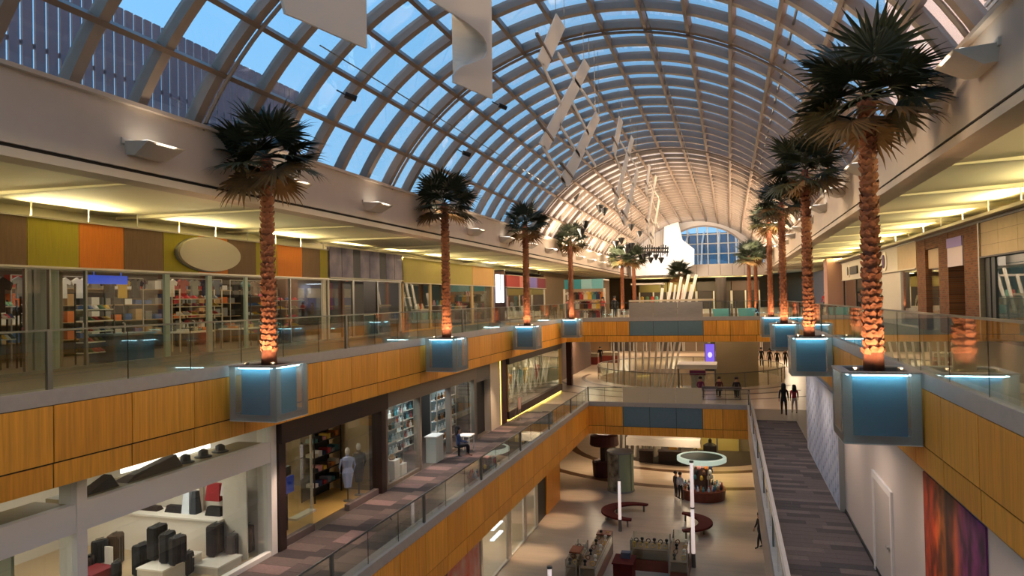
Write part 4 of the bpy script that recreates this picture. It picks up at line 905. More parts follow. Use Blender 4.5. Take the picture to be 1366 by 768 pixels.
for i, (px, py, z, h, c, nm) in enumerate(((132, 752, 0, .8, 2, 'brown case behind the white board by the left post'), (155, 775, 0, .45, 0, 'small black bag on the floor by the white board'), (20, 740, 0.2, .6, 0, 'black case in the left window of the luggage shop'), (8, 758, 0.0, .5, 1, 'charcoal case in the left window of the luggage shop'), (34, 760, 0, .5, 2, 'brown bag in the left window of the luggage shop'))):
    p = onZ(px, py, F2 + z); suitcase((max(p.x, -15.4), p.y, F2 + z + .015), h, SUIT[c][1], nm, rs.uniform(-.4, .4))
p = onZ(140, 762, F2 + .02); MB().box(p.x - .25, p.x + .25, p.y - .02, p.y + .02, F2 + .02, F2 + .66).build('sign_board', M['white'], None, 'white board standing on the luggage shop floor', 'board')
p = onZ(128, 770, F2 + .1); MB().box(p.x - .3, p.x + .3, p.y - .4, p.y + .3, F2 + .02, F2 + .32).build('bag', flat(120, 28, 36, .8), None, 'dark red soft bag on the floor by the left post', 'bag')
# goods on the back counter and wall
for i, (a, b, c_, d, col, nm, lab) in enumerate(((430, 315, 500, 392, (150, 30, 36), 'bag', 'red bag hung on the end wall of the luggage shop'), (505, 300, 570, 368, (206, 196, 196), 'bag', 'white patterned bag hung beside the red bag'), (535, 372, 572, 440, (140, 26, 34), 'bag', 'red bag hung low at the right of the back wall'),
        (232, 425, 330, 478, (36, 30, 32), 'bag', 'black plush bag on the white back counter'), (315, 350, 352, 480, (216, 222, 232), 'poster', 'bright white poster on the end wall of the luggage shop'), (356, 352, 384, 480, (58, 62, 70), 'coat', 'dark coat hung beside the white poster'), (430, 430, 505, 500, (30, 28, 30), 'bag', 'black bag on the back counter below the red bag'), (104, 425, 196, 470, (50, 36, 32), 'bag', 'dark brown bag at the left of the back counter'))):
    q0 = onY(*g2(a, d), 16.1); q1 = onY(*g2(c_, b), 16.1); lo = ct_ if q0.z < ct_ + .12 or nm == 'bag' and q0.z < ct_ + .2 else q0.z
    MB().hexa([(q0.x, 16.0, lo), (q1.x, 16.0, lo), (q1.x, 16.25, lo), (q0.x, 16.25, lo), (q0.x + .04, 16.05, q1.z), (q1.x - .04, 16.05, q1.z), (q1.x - .04, 16.2, q1.z), (q0.x + .04, 16.2, q1.z)]).build(nm, flat(*col, .8), None, lab, nm)
# objects on the transom ledge
for i, (y0, y1, z1, c, nm, lab) in enumerate(((12.0, 13.6, -3.42, (76, 56, 44), 'cloth', 'long brown scarf lying on the transom ledge'), (11.0, 11.8, -3.45, (44, 32, 34), 'bag', 'dark bag on the left of the transom ledge'), (13.7, 14.1, -3.5, (40, 40, 42), 'hat', 'first dark round hat on the transom ledge'), (14.3, 14.7, -3.5, (40, 40, 42), 'hat', 'second dark round hat on the transom ledge'), (14.9, 15.3, -3.52, (40, 40, 42), 'hat', 'third dark round hat on the transom ledge'))):
    if nm == 'hat': MB().lathe([(.2, 0), (.2, .03), (.12, .05), (.11, .16), (.04, .2)], 10, (-12.4, (y0 + y1) / 2, -3.70)).build('hat', flat(*c), None, lab, 'hat', 'hats on the transom ledge')
    else: MB().hexa([(-12.6, y0, -3.7), (-12.2, y0, -3.7), (-12.2, y1, -3.7), (-12.6, y1, -3.7), (-12.5, y0 + .3, -3.6), (-12.3, y0 + .3, -3.6), (-12.3, y1 - .1, z1), (-12.5, y1 - .1, z1)]).build(nm, flat(*c), None, lab, nm)
MB().box(-13.0, -12.95, 12.6, 15.4, -3.68, -3.22).build('light_box', M['glow'], None, 'lit white panel behind the hats on the transom ledge', 'light panel')
# ---------------------------------------------------------------- clothes shop with a dark brown header
ff = thing('shopfront', (XM, 16.6, F2), 'dark brown framed clothes shopfront with a recessed door', 'shopfront')
db = M['darkbrown']
MB().box(XM - .3, XM + .3, 16.62, 22.9, -3.78, ZT).build('header', db, ff)
for y, w in ((16.78, .3), (22.72, .34)): MB().box(XM - .3, XM + .2, y - w / 2, y + w / 2, F2, -3.78).build('post', db, ff)
MB().box(XM, XM + .015, 16.95, 18.5, F2 + .2, -3.78).build('glass_pane', M['shopglass'], ff); MB().box(XM - .1, XM + .08, 16.95, 18.5, F2, F2 + .2).build('plinth', flat(90, 76, 72), ff)
MB().hexa([(XM, 18.5, F2 + .1), (-13.1, 19.0, F2 + .1), (-13.1, 19.02, F2 + .1), (XM, 18.52, F2 + .1), (XM, 18.5, -3.78), (-13.1, 19.0, -3.78), (-13.1, 19.02, -3.78), (XM, 18.52, -3.78)]).build('glass_pane', M['shopglass'], ff)
MB().box(-13.12, -13.08, 20.2, 20.3, F2, -3.78).build('door_post', M['offwhite'], ff)
MB().box(XM, XM + .015, 20.6, 22.5, F2 + .2, -3.78).build('glass_pane', M['shopglass'], ff); MB().box(XM - .1, XM + .08, 20.5, 22.5, F2, F2 + .2).build('plinth', flat(110, 92, 86), ff)
MB().box(-13.2, -12.9, 19.1, 20.2, F2, F2 + .08).build('threshold', M['offwhite'], ff)
room(XM - .3, -15.6, 16.6, 22.9, F2, ZT - .06, flat(150, 130, 98), flat(190, 148, 78, .45), flat(80, 70, 64), -15.6)
for y in (18, 21): area((-13.8, y, ZT - .12), 1.2, 30, (1, .88, .68), sizey=1.0)
g3 = lambda a, b: (360 + a * .2473, 530 + b * .2473)
t = thing('table', (-13.2, 17.7, F2), 'black low display table behind the clothes shop glass', 'table')
MB().box(-13.6, -12.6, 17.0, 18.4, -5.05, -4.8).build('top', M['black'], t)
for x in (-13.5, -12.7):
    for y in (17.1, 18.3): MB().box(x - .03, x + .03, y - .03, y + .03, F2 + .015, -5.05).build('leg', M['black'], t)
for k in range(7):
    n, c = CLO[(k * 4 + 2) % len(CLO)]; MB().box(-13.4, -12.9, 17.05 + .19 * k, 17.2 + .19 * k, -4.8, -4.7 + .03 * (k % 2)).build('folded_cloth', flat(*c, .8), None, '%s folded cloth, %s along the black display table' % (n, NUM[k]), 'cloth', 'folded clothes on the black table')
q0 = onX(*g3(83, 525), XM - .12); q1 = onX(*g3(118, 420), XM - .12)
MB().box(XM - .16, XM - .12, q0.y, q1.y + .1, q0.z, q1.z).build('poster', flat(30, 70, 190), None, 'blue poster low in the clothes shop window', 'poster')
u = shelf('tall black shelving by the clothes shop door', -13.9, -13.4, 20.9, 22.6, F2 + .015, [F2 + .5, F2 + 1.0, F2 + 1.5, F2 + 2.0, F2 + 2.5], F2 + 2.9, M['black'], M['black'], 'shelf', back=flat(60, 58, 56))
for li in range(5):
    for k in range(6):
        n, c = CLO[(li * 3 + k * 5) % len(CLO)]; MB().box(-13.8, -13.45, 21.0 + .27 * k, 21.2 + .27 * k, F2 + .5 + .5 * li, F2 + .62 + .5 * li + .06 * (k % 2)).build('folded_cloth', flat(*c, .8), None, '%s folded cloth, %s on %s shelf up of the black shelving' % (n, NUM[k], NUM[li]), 'cloth', 'folded clothes on the black shelving')
def mannequin(p, c1, c2, label, rz=0):
    t = thing('mannequin', p, label, 'mannequin', None, rz)
    MB().lathe([(.16, 0), (.17, .02), (.03, .03), (.025, .5)], 10).build('stand', M['metal'], t, loc=True)
    MB().lathe([(.10, .45), (.14, .75), (.17, .95), (.13, 1.12), (.18, 1.38), (.14, 1.46), (.05, 1.5), (.05, 1.56)], 12, sx=1.2, sy=.75).build('dress', flat(*c1, .8), t, loc=True)
    MB().lathe([(.05, 1.55), (.08, 1.62), (.085, 1.7), (.05, 1.78)], 10).build('head', flat(*c2), t, loc=True)
    for s in (-1, 1): MB().tube([(.19 * s, 0, 1.42), (.26 * s, .03, 1.15), (.22 * s, .12, .92)], [.05, .04, .03], 6).build('arm', flat(*c1, .8), t, loc=True)
for i, (x, y, c) in enumerate(((-12.5, 21.5, (150, 160, 196)), (-12.5, 22.25, (70, 66, 66)), (-14.0, 18.6, (200, 190, 180)))):
    mannequin((x, y, F2 + .015), c, (206, 200, 190), ('mannequin in a pale blue dress right of the clothes shop door', 'mannequin in a dark dress in the right clothes window', 'mannequin in a pale dress behind the black table')[i], .8)
# ---------------------------------------------------------------- cosmetics shop with lit shelves
cf = thing('shopfront', (XM, 22.95, F2), 'grey framed cosmetics shopfront with lit glass shelves', 'shopfront'); gm = flat(126, 112, 98)
MB().box(XM - .3, XM + .16, 22.95, 32.5, -3.78, ZT).build('header', gm, cf)
for y, w in ((23.1, .25), (26.1, .12), (29.3, .14), (32.4, .2)): MB().box(XM - .15, XM + .1, y - w / 2, y + w / 2, F2, -3.78).build('post', gm, cf)
for a, b in ((23.25, 24.6), (24.62, 26.0), (29.4, 30.8), (30.82, 32.3)): MB().box(XM, XM + .015, a, b, F2 + .12, -3.78).build('glass_pane', M['shopglass'], cf); MB().box(XM - .08, XM + .06, a, b, F2, F2 + .12).build('plinth', gm, cf)
room(XM - .3, -16.5, 22.95, 32.5, F2, ZT - .06, flat(70, 66, 62), flat(80, 62, 52, .4), M['black'], -16.5)
for y in (24.5, 27.5, 31): area((-13.0, y, ZT - .12), 1.0, 46, (.85, .96, 1), sizey=1.0)
BOT = [('pale', (206, 220, 224)), ('teal', (80, 150, 160)), ('white', (226, 226, 222)), ('red', (170, 44, 40)), ('black', (40, 40, 42)), ('amber', (170, 110, 50)), ('blue', (60, 96, 150))]
def bottle_mb(): return MB().lathe([(.06, 0), (.065, .02), (.065, .13), (.03, .16), (.028, .2), (.035, .2), (.035, .25)], 8)
bot_me = {n: mesh_of(bottle_mb(), 'bottle', flat(*c, .3)) for n, c in BOT}
def lit_shelf(i, x0, x1, y0, y1, nlev, per, label, pal):
    zs = [F2 + .35 + (2.35 / nlev) * k for k in range(nlev)]
    u = shelf(label, x0, x1, y0, y1, F2 + .015, zs, F2 + 2.85, M['steel'], M['offwhite'], 'shelf', 'lit shelves of the cosmetics shop', back=flat(130, 150, 156))
    for z in zs[1:]: MB().box(x0 + .02, x0 + .05, y0 + .05, y1 - .05, z - .055, z - .03).build('shelf_light', M['coldglow'], u)
    for li, z in enumerate(zs):
        for k in range(per):
            n = pal[(li * 3 + k * 2 + i) % len(pal)]; put(bot_me[n], 'bottle', ((x0 + x1) / 2 + .05, y0 + (y1 - y0) * (k + .5) / per, z), 0, '%s bottle, %s from the left on %s shelf up of the %s lit shelf' % (n, NUM[k], NUM[li], NUM[i]), 'bottle', 'bottles on the lit cosmetics shelves', s=1.05)
lit_shelf(0, -12.9, -12.6, 23.4, 24.2, 6, 4, 'narrow lit glass shelf at the left of the cosmetics window', ['pale', 'white', 'teal'])
lit_shelf(1, -12.9, -12.6, 24.4, 26.0, 5, 6, 'wide lit shelf in the left cosmetics window', ['pale', 'teal', 'white', 'pale', 'black'])
lit_shelf(2, -14.0, -13.7, 27.2, 29.4, 6, 8, 'red and black product shelf seen through the cosmetics entrance', ['red', 'black', 'white', 'teal', 'pale'])
lit_shelf(3, -13.0, -12.7, 29.7, 32.0, 5, 7, 'lit shelf in the right cosmetics window', ['pale', 'amber', 'white', 'black'])
for i, (x, y, h) in enumerate(((-12.3, 23.5, .5), (-12.35, 24.5, .75), (-12.4, 25.2, .45))):
    MB().box(x - .22, x + .22, y - .22, y + .22, F2 + .015, F2 + h).build('plinth_cube', M['white'], None, '%s white cube plinth from the left in the cosmetics window' % NUM[i], 'plinth', 'white cube plinths')
    MB().lathe([(.1, 0), (.14, .08), (.06, .2)], 8, (x, y, F2 + h)).build('vase', flat(170, 130, 90), None, 'tan vase on the %s white cube plinth' % NUM[i], 'vase')
wc = thing('counter', (-11.6, 27.6, F2), 'white counter block just outside the cosmetics shop', 'counter'); MB().box(-12.2, -11.75, 27.3, 28.1, F2, F2 + 1.05).build('body', flat(190, 196, 186), wc); MB().box(-12.25, -11.7, 27.25, 28.15, F2 + 1.05, F2 + 1.1).build('top', wh, wc)
st = thing('table', (-11.3, 29.2, F2), 'small white table beside the seated person', 'table'); MB().box(-11.6, -11.0, 29.3, 30.0, F2 + .72, F2 + .77).build('top', wh, st)
for x in (-11.55, -11.05):
    for y in (29.35, 29.95): MB().tube([(x, y, F2), (x, y, F2 + .72)], .025, 6).build('leg', wh, st)
# ---------------------------------------------------------------- black doorway, pilasters and the bright window
dw = thing('door_1', (XM, 33.5, F2), kind='structure')
MB().box(XM - .2, XM + .1, 32.5, 34.6, -4.0, ZT).build('header', flat(110, 102, 94), dw); MB().box(XM - .3, XM - .2, 32.55, 34.6, F2 + .02, -4.0).build('door_leaf', M['black'], dw); MB().box(XM - .2, XM + .08, 32.5, 32.7, F2, -4.0).build('jamb', flat(110, 102, 94), dw)
pw_ = thing('trim_7', (XM, 35.5, F2), kind='structure')
MB().box(XM - .2, XM + .15, 34.6, 36.2, F2, ZT).build('pilaster', M['cream'], pw_); MB().box(XM + .02, XM + .12, 36.2, 36.4, F2 + .02, ZT).build('led_strip', M['yellowglow'], pw_); MB().box(XM - .2, XM + .15, 36.4, 37.3, F2, ZT).build('pilaster', flat(80, 40, 30), pw_)
area((XM + .25, 36.3, -4.9), .3, 10, (1, .75, .2), (1, 0, 0), sizey=3)
bw = thing('shopfront', (XM, 44, F2), 'bright bay window full of white branches on a dark plinth', 'shopfront')
MB().box(XM - .3, XM + .3, 37.4, 50.4, -3.55, ZT).build('header', flat(70, 62, 52), bw); MB().box(XM - 1.2, XM + .25, 37.4, 50.4, F2 + .12, F2 + .55).build('plinth', flat(64, 44, 34), bw); MB().box(XM - 1, XM + .2, 37.6, 50.2, F2 + .05, F2 + .12).build('led_strip', M['yellowglow'], bw)
for k in range(5): MB().box(XM + .1, XM + .115, 37.5 + 2.58 * k, 37.48 + 2.58 * (k + 1), F2 + .55, -3.55).build('glass_pane', M['shopglass'], bw)
for k in (0, 5): MB().box(XM, XM + .2, 37.4 + 2.58 * k, 37.5 + 2.58 * k, F2 + .55, -3.55).build('mullion', flat(170, 130, 60), bw)
struct('wall_back', MB().box(-15, -14.9, 37.4, 50.4, F2, ZT), flat(150, 150, 120)); struct('wall_side', MB().box(-15, XM, 50.3, 50.4, F2, ZT), flat(120, 130, 110))
for y in (39.5, 43, 47): area((-13.2, y, ZT - .1), 1.0, 60, (1, .9, .62), sizey=1.6)
rb = random.Random(5)
for i in range(9):
    y = 38.2 + 1.35 * i; t = thing('branch_tree', (-12.6, y, F2 + .55), 'white bare branch, %s from the near end of the bright window' % NUM[i], 'decoration', 'white branches in the bright window'); m = MB()
    for k in range(7):
        a = rb.uniform(0, 6.28); h = rb.uniform(1.2, 2.2); m.tube([(-12.6, y, F2 + .55), (-12.6 + .12 * cos(a), y + .2 * sin(a), F2 + .55 + h * .5), (-12.6 + .35 * cos(a), y + .55 * sin(a), F2 + .55 + h)], [.03, .025, .012], 5)
    m.build('branches', M['white'], t); MB().lathe([(.14, 0), (.17, .1), (.1, .25)], 10, (-12.6, y, F2 + .55)).build('vase', flat(120, 110, 90), t)
    c = CLO[(i * 4) % len(CLO)]; mannequin((-13.4, y + .5, F2 + .55), c[1], (200, 190, 170), 'mannequin in a %s dress, %s from the near end of the bright window' % (c[0], NUM[i]), .6)
es = thing('easel', (-11.3, 38.1, F2), 'small pink notice on a thin easel by the bright window', 'easel')
for dy in (-.22, .22): MB().tube([(-11.3, 38.1 + dy, F2), (-11.35, 38.1 + dy * .3, F2 + 1.3)], .018, 5).build('leg', M['steel'], es)
MB().tube([(-11.65, 38.1, F2), (-11.35, 38.1, F2 + 1.3)], .018, 5).build('leg', M['steel'], es); MB().box(-11.33, -11.3, 37.85, 38.35, F2 + .6, F2 + 1.25).build('board', flat(206, 160, 140), es)
# far end of the middle level: dark posts, red cases, beige shops
for i, (px, py, w) in enumerate(((778, 486, 3.0), (812, 484, 2.0))):
    p = onZ(px, py, F2); t = thing('counter', tuple(p), '%s red brown jewellery counter at the back left' % ('long', 'short')[i], 'counter')
    MB().box(p.x - w / 2, p.x + w / 2, p.y, p.y + 1, F2, F2 + .75).build('body', flat(130, 46, 30), t); MB().box(p.x - w / 2, p.x + w / 2, p.y, p.y + 1, F2 + .75, F2 + 1.1).build('glass_case', flat(170, 160, 140, .2), t)
struct('wall_left', MB().box(-13.5, -13.3, 52, 70, F2, ZT), flat(86, 60, 46)); struct('wall_far', MB().box(-24, 16, 90, 90.3, F2, ZT), flat(166, 132, 96))
MB().box(-12.2, -11.8, 54, 54.5, F2, ZT).build('post', flat(78, 40, 28), None, 'dark red pillar beside the bright window', 'pillar', kind='structure')
for i in range(8):
    x = -13 + 3.0 * i; t = thing('shopfront', (x, 89.5, F2), 'distant warm shopfront, %s from the left behind the round opening' % NUM[i], 'shopfront', 'shopfronts behind the round opening')
    MB().box(x - 1.4, x + 1.4, 89.6, 89.8, -4.2, ZT).build('sign_panel', flat(*((200, 120, 50), (150, 110, 70), (210, 130, 50))[i % 3]), t)
    MB().box(x - 1.4, x + 1.4, 89.7, 89.8, F2, -4.2).build('window', flat(*((70, 60, 52), (120, 100, 80))[i % 2], .3), t)
    for k in (-1.4, 0, 1.4): MB().box(x + k - .05, x + k + .05, 89.55, 89.7, F2, -4.2).build('mullion', M['offwhite'], t)
for x in (-12, -6, 0, 6):
    for y in (74, 84): area((x, y, -3.3), 1.5, 220, (1, .80, .55), sizey=1.5)
for x in (-12, 1.5): area((x, 62, -3.3), 1.5, 150, (1, .80, .55), sizey=1.5)
# downlights washing the middle walkways
for k in range(9): spot((-11.0, 8 + 4.4 * k, -3.25), (.0, 0, -1), 330, 74, (1, .74, .60), .8, .06)
for k in range(7): areaY((2.0, 9 + 4.4 * k, -3.25), .5, 2.0, 26, (1, .84, .72))
# ================================================================ RIGHT SIDE
XW = 3.26
struct('wall_right', MB().box(XW, XW + .2, 4, 33.6, F2, ZT), flat(202, 184, 170))
dt = thing('door_2', (XW, 18.2, F2), kind='structure')
fr = flat(220, 208, 196)
for y in (17.15, 19.15): MB().box(XW - .05, XW, y - .07, y + .07, F2, -4.45).build('jamb', fr, dt)
MB().box(XW - .05, XW, 17.08, 19.22, -4.45, -4.3).build('head', fr, dt); MB().box(XW - .02, XW, 17.25, 19.05, F2 + .01, -4.46).build('door_leaf', flat(190, 174, 160), dt); MB().box(XW - .08, XW - .02, 17.45, 17.6, F2 + 1.05, F2 + 1.09).build('door_handle', M['steel'], dt)
struct('baseboard_right', MB().box(XW - .03, XW, 4, 24, F2, F2 + .1), M['black'])
# panel wall with rows of diamond shaped dents
dp = thing('wall_right', (XW, 29, F2), kind='structure')
for k in range(6):
    y0 = 24 + 1.58 * k; MB().box(XW - .16, XW - .1, y0 + .01, y0 + 1.57, F2, ZT - .02).build('wall_panel', flat(190, 192, 204), dp)
m = MB(); cy, cz = .52, .5
for i in range(18):
    for j in range(7):
        y = 24.27 + cy * i; z = F2 + .3 + cz * j + (.25 if i % 2 else 0)
        if z > ZT - .3: continue
        m.add([(XW - .162, y - .22, z), (XW - .162, y, z - .24), (XW - .162, y + .22, z), (XW - .162, y, z + .24), (XW - .19, y, z - .05)], [(0, 1, 4), (1, 2, 4), (2, 3, 4), (3, 0, 4)])
m.build('diamond_relief', flat(170, 174, 190), dp, kind='stuff'); MB().box(XW - .16, XW, 23.9, 24, F2, ZT).build('edge', M['grey'], dp)
# printed poster: vertical smears of rust, gold, black and purple
def poster_mat():
    m = bpy.data.materials.new('poster_print'); m.use_nodes = True; t = m.node_tree; b = t.nodes['Principled BSDF']; b.inputs['Roughness'].default_value = .5
    c = t.nodes.new('ShaderNodeTexCoord'); sp = t.nodes.new('ShaderNodeSeparateXYZ'); t.links.new(c.outputs['Generated'], sp.inputs[0])
    r = t.nodes.new('ShaderNodeValToRGB'); t.links.new(sp.outputs['Y'], r.inputs[0]); e = r.color_ramp.elements
    e[0].position = 0; e[0].color = srgb(110, 40, 110); e[1].position = 1; e[1].color = srgb(150, 52, 24)
    for p, k in ((.3, srgb(120, 40, 100)), (.42, srgb(150, 70, 40)), (.56, srgb(40, 26, 20)), (.66, srgb(150, 84, 30)), (.8, srgb(170, 62, 26))):
        n = e.new(p); n.color = k
    mp = t.nodes.new('ShaderNodeMapping'); mp.inputs['Scale'].default_value = (1, 5, 2.6); nz = t.nodes.new('ShaderNodeTexNoise'); nz.inputs['Scale'].default_value = 2.2; nz.inputs['Detail'].default_value = 6
    t.links.new(c.outputs['Generated'], mp.inputs[0]); t.links.new(mp.outputs[0], nz.inputs['Vector'])
    r2 = t.nodes.new('ShaderNodeValToRGB'); r2.color_ramp.elements[0].position = .38; r2.color_ramp.elements[0].color = (.12, .08, .08, 1); r2.color_ramp.elements[1].position = .66; r2.color_ramp.elements[1].color = (1.6, 1.35, 1.1, 1)
    t.links.new(nz.outputs[0], r2.inputs[0]); mu = t.nodes.new('ShaderNodeMixRGB'); mu.blend_type = 'MULTIPLY'; mu.inputs[0].default_value = .85; t.links.new(r.outputs[0], mu.inputs[1]); t.links.new(r2.outputs[0], mu.inputs[2]); t.links.new(mu.outputs[0], b.inputs['Base Color']); return m
pt = MB().box(XW - .03, XW - .005, 11.1, 14.35, -6.55, ZT + .0); pt.build('poster', poster_mat(), None, 'tall rust and purple printed poster on the white right wall', 'poster')
# ---------------------------------------------------------------- upper right shops
def brickmat():
    m = bpy.data.materials.new('brick'); m.use_nodes = True; t = m.node_tree; b = t.nodes['Principled BSDF']; b.inputs['Roughness'].default_value = .9
    c = t.nodes.new('ShaderNodeTexCoord'); sp = t.nodes.new('ShaderNodeSeparateXYZ'); cb = t.nodes.new('ShaderNodeCombineXYZ'); br = t.nodes.new('ShaderNodeTexBrick')
    t.links.new(c.outputs['Object'], sp.inputs[0]); t.links.new(sp.outputs['Y'], cb.inputs['X']); t.links.new(sp.outputs['Z'], cb.inputs['Y']); t.links.new(cb.outputs[0], br.inputs['Vector'])
    br.inputs['Color1'].default_value = srgb(128, 78, 50); br.inputs['Color2'].default_value = srgb(96, 56, 38); br.inputs['Mortar'].default_value = srgb(110, 88, 70); br.inputs['Scale'].default_value = 3.0
    br.inputs['Mortar Size'].default_value = .03; br.inputs['Brick Width'].default_value = .75; br.inputs['Row Height'].default_value = .24
    t.links.new(br.outputs['Color'], b.inputs['Base Color']); bp = t.nodes.new('ShaderNodeBump'); bp.inputs['Strength'].default_value = .4; bp.inputs['Distance'].default_value = .02; t.links.new(br.outputs['Fac'], bp.inputs['Height']); bp.invert = True; t.links.new(bp.outputs[0], b.inputs['Normal']); return m
M['brick'] = brickmat()
ledge = thing('trim_8', (SR, 30, 2.3), kind='structure')
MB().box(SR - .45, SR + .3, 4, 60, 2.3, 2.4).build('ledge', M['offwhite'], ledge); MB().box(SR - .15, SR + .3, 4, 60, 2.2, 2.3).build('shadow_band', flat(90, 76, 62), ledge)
for k in range(14): MB().tube([(SR - .2, 10 + 2.6 * k, 2.4), (SR - .2, 10 + 2.6 * k, 2.95)], .02, 5).build('hanger_rod', M['offwhite'], ledge)
tanst = mat('tan_stone', srgb(190, 168, 136), .7, noise=.05, nscale=3)
r0 = front('tan stone faced shopfront nearest on the upper right', SR, -1, 8, 26.6, F3, 1.05, [(8.2, 13), (13.1, 18), (18.1, 22.4), (22.5, 25.6)], [(13.05, .1, M['metal']), (18.05, .1, M['metal']), (22.45, .12, M['metal']), (25.75, .3, M['black']), (26.3, .5, M['black'])],
           [(8 + 1.55 * k, 8 + 1.55 * (k + 1), tanst) for k in range(12)], (1.1, 2.2), M['black'], trim=M['darkbrown'])
for z in (1.45, 1.85): MB().box(SR - .145, SR - .14, 8, 26.6, z - .006, z + .006).build('joint', flat(140, 122, 98), r0)
MB().box(SR - .2, SR + .1, 26.6, 26.72, F3, 2.2).build('pilaster_strip', M['steel'], r0)
room(SR, 13, 8, 26.7, F3, 2.2, flat(84, 100, 96), flat(100, 88, 72, .4), M['black'], 13)
for y in (17, 21, 24.5): area((10, y, 2.1), 1.4, 46, (.9, 1, .95), sizey=1.0)
for i in range(8):
    y = 18.2 + .95 * i; c = CLO[(i * 3 + 1) % len(CLO)]; mannequin((9.2 + .3 * (i % 2), y, F3 + .015), c[1], (190, 186, 176), 'mannequin in %s, %s from the near end of the upper right window' % (c[0], NUM[i]), 2.2)
MB().box(8.5, 8.56, 22.6, 23.2, -.6, .9).build('poster', flat(190, 60, 40), None, 'red poster at the right edge of the upper right window', 'poster')
rb_ = thing('shopfront', (SR, 30.5, F3), 'brick shopfront with three dark openings', 'shopfront')
for a, b, za in ((26.72, 28.45, F3), (30.35, 31.6, F3), (33.6, 35.0, F3)): MB().box(SR - .12, SR + .4, a, b, za, 2.2).build('brick_pier', M['brick'], rb_)
MB().box(SR - .1, SR + .4, 28.45, 30.35, 1.95, 2.2).build('lintel', M['brick'], rb_); MB().box(SR - .1, SR + .4, 31.6, 33.6, 1.75, 2.2).build('lintel', M['brick'], rb_)
MB().box(SR - .15, SR - .05, 28.5, 30.3, .9, 1.95).build('sign_panel', flat(206, 190, 200), rb_); MB().box(SR - .17, SR - .15, 28.5, 30.3, 1.6, 1.95).build('sign_header', flat(130, 110, 190), rb_)
MB().box(SR, SR + .1, 31.6, 33.6, .95, 1.75).build('roller_shade', flat(186, 160, 130), rb_); MB().box(SR, SR + .03, 31.65, 33.55, F3, .95).build('glass_pane', M['shopglass'], rb_)
room(SR + .4, 12, 26.72, 35, F3, 2.0, flat(60, 44, 34), flat(70, 56, 46, .4), M['black'], 12, True)
area((10, 29.5, 1.8), 1, 14, (1, .8, .5)); area((10, 33, 1.8), 1, 14, (1, .8, .5))
MB().box(SR + .9, SR + 1.2, 28.9, 29.4, F3 + .02, .25).build('totem_sign', flat(190, 150, 40), None, 'yellow totem sign standing in the brick doorway', 'sign')
def logo_disc(y, z, r, m1, m2, label, X=SR):
    t = thing('logo_sign', (X - .2, y, z - r), label, 'sign')
    MB().slab([(X - .2, y + r * cos(2 * pi * k / 24), z + r * sin(2 * pi * k / 24)) for k in range(24)], (.06, 0, 0)).build('disc', m1, t)
    MB().slab([(X - .24, y + .1 + r * .55 * cos(2 * pi * k / 20), z + r * .7 * sin(2 * pi * k / 20)) for k in range(20)], (.04, 0, 0)).build('emblem', m2, t)
    return t
rw = front('white faced shopfront beyond the brick one', SR, -1, 35, 46.5, F3, 1.0, [(35.2, 38.4), (43.4, 46.3)], [(35.1, .2, M['offwhite']), (38.5, .2, M['offwhite']), (43.3, .2, M['offwhite']), (46.4, .2, M['offwhite'])], [(35, 38.6, tanst), (38.6, 46.5, M['offwhite'])], (1.06, 2.2), M['offwhite'])
MB().box(SR - .02, SR + .1, 38.6, 43.2, F3, 1.0).build('wall_panel', M['offwhite'], rw)
logo_disc(41.4, 1.62, .5, M['white'], flat(70, 30, 90), 'white disc with a purple emblem on the white shopfront')
room(SR + .1, 12, 35, 46.5, F3, 2.2, flat(120, 116, 104), flat(100, 88, 72, .4), M['black'], 12)
for y in (37, 45): area((10, y, 2.1), 1.2, 50, (1, .95, .85), sizey=1)
for i in range(5): mannequin((8.7, 35.6 + .6 * i, F3 + .015), (206, 196, 160), (200, 190, 176), 'cream mannequin, %s from the near end of the white shop window' % NUM[i], 2.2)
rv = front('white sign shopfront with an oval emblem', SR, -1, 46.5, 56.5, F3, .9, [(46.8, 51), (51.3, 56.2)], [(46.6, .2, M['black']), (51.15, .2, M['black']), (56.4, .2, M['black'])], [(46.5, 56.5, M['offwhite'])], (.95, 2.1), M['black'])
logo_disc(53.2, 1.5, .42, M['white'], M['black'], 'small white disc with a black emblem on the far right shop'); MB().box(SR - .25, SR - .16, 49.6, 52.4, 1.25, 1.75).build('sign_letters', flat(64, 60, 60), None, 'dark lettering block beside the far right disc', 'sign')
room(SR + .1, 12, 46.5, 56.5, F3, 2.2, flat(64, 56, 52), flat(100, 88, 72, .4), M['black'], 12); area((10, 51, 2.1), 1.5, 40, (.8, .9, 1), sizey=1)
struct('wall_right', MB().box(7.0, 8.4, 57.6, 59.6, F3, 2.6), flat(180, 140, 128))
struct('wall_right', MB().box(9.0, 9.2, 60, 86, F3, 2.4), flat(110, 120, 150)); area((8, 64, 2.0), 1.5, 60, (.7, .85, 1), sizey=1)
for i in range(4):
    y = 60.5 + 3.6 * i; t = thing('shopfront', (8.9, y, F3), 'cool lit far right shop bay, %s past the pink pillar' % NUM[i], 'shopfront', 'far right shop bays')
    MB().box(8.85, 9, y, y + 3, .6, 1.6).build('sign_panel', M['offwhite'], t); MB().box(8.9, 9, y + .3, y + 1.5, F3, .6).build('window', flat(70, 100, 170, .3), t); MB().box(8.9, 9, y + 1.7, y + 2.9, F3, .6).build('window', flat(150, 170, 190, .3), t)
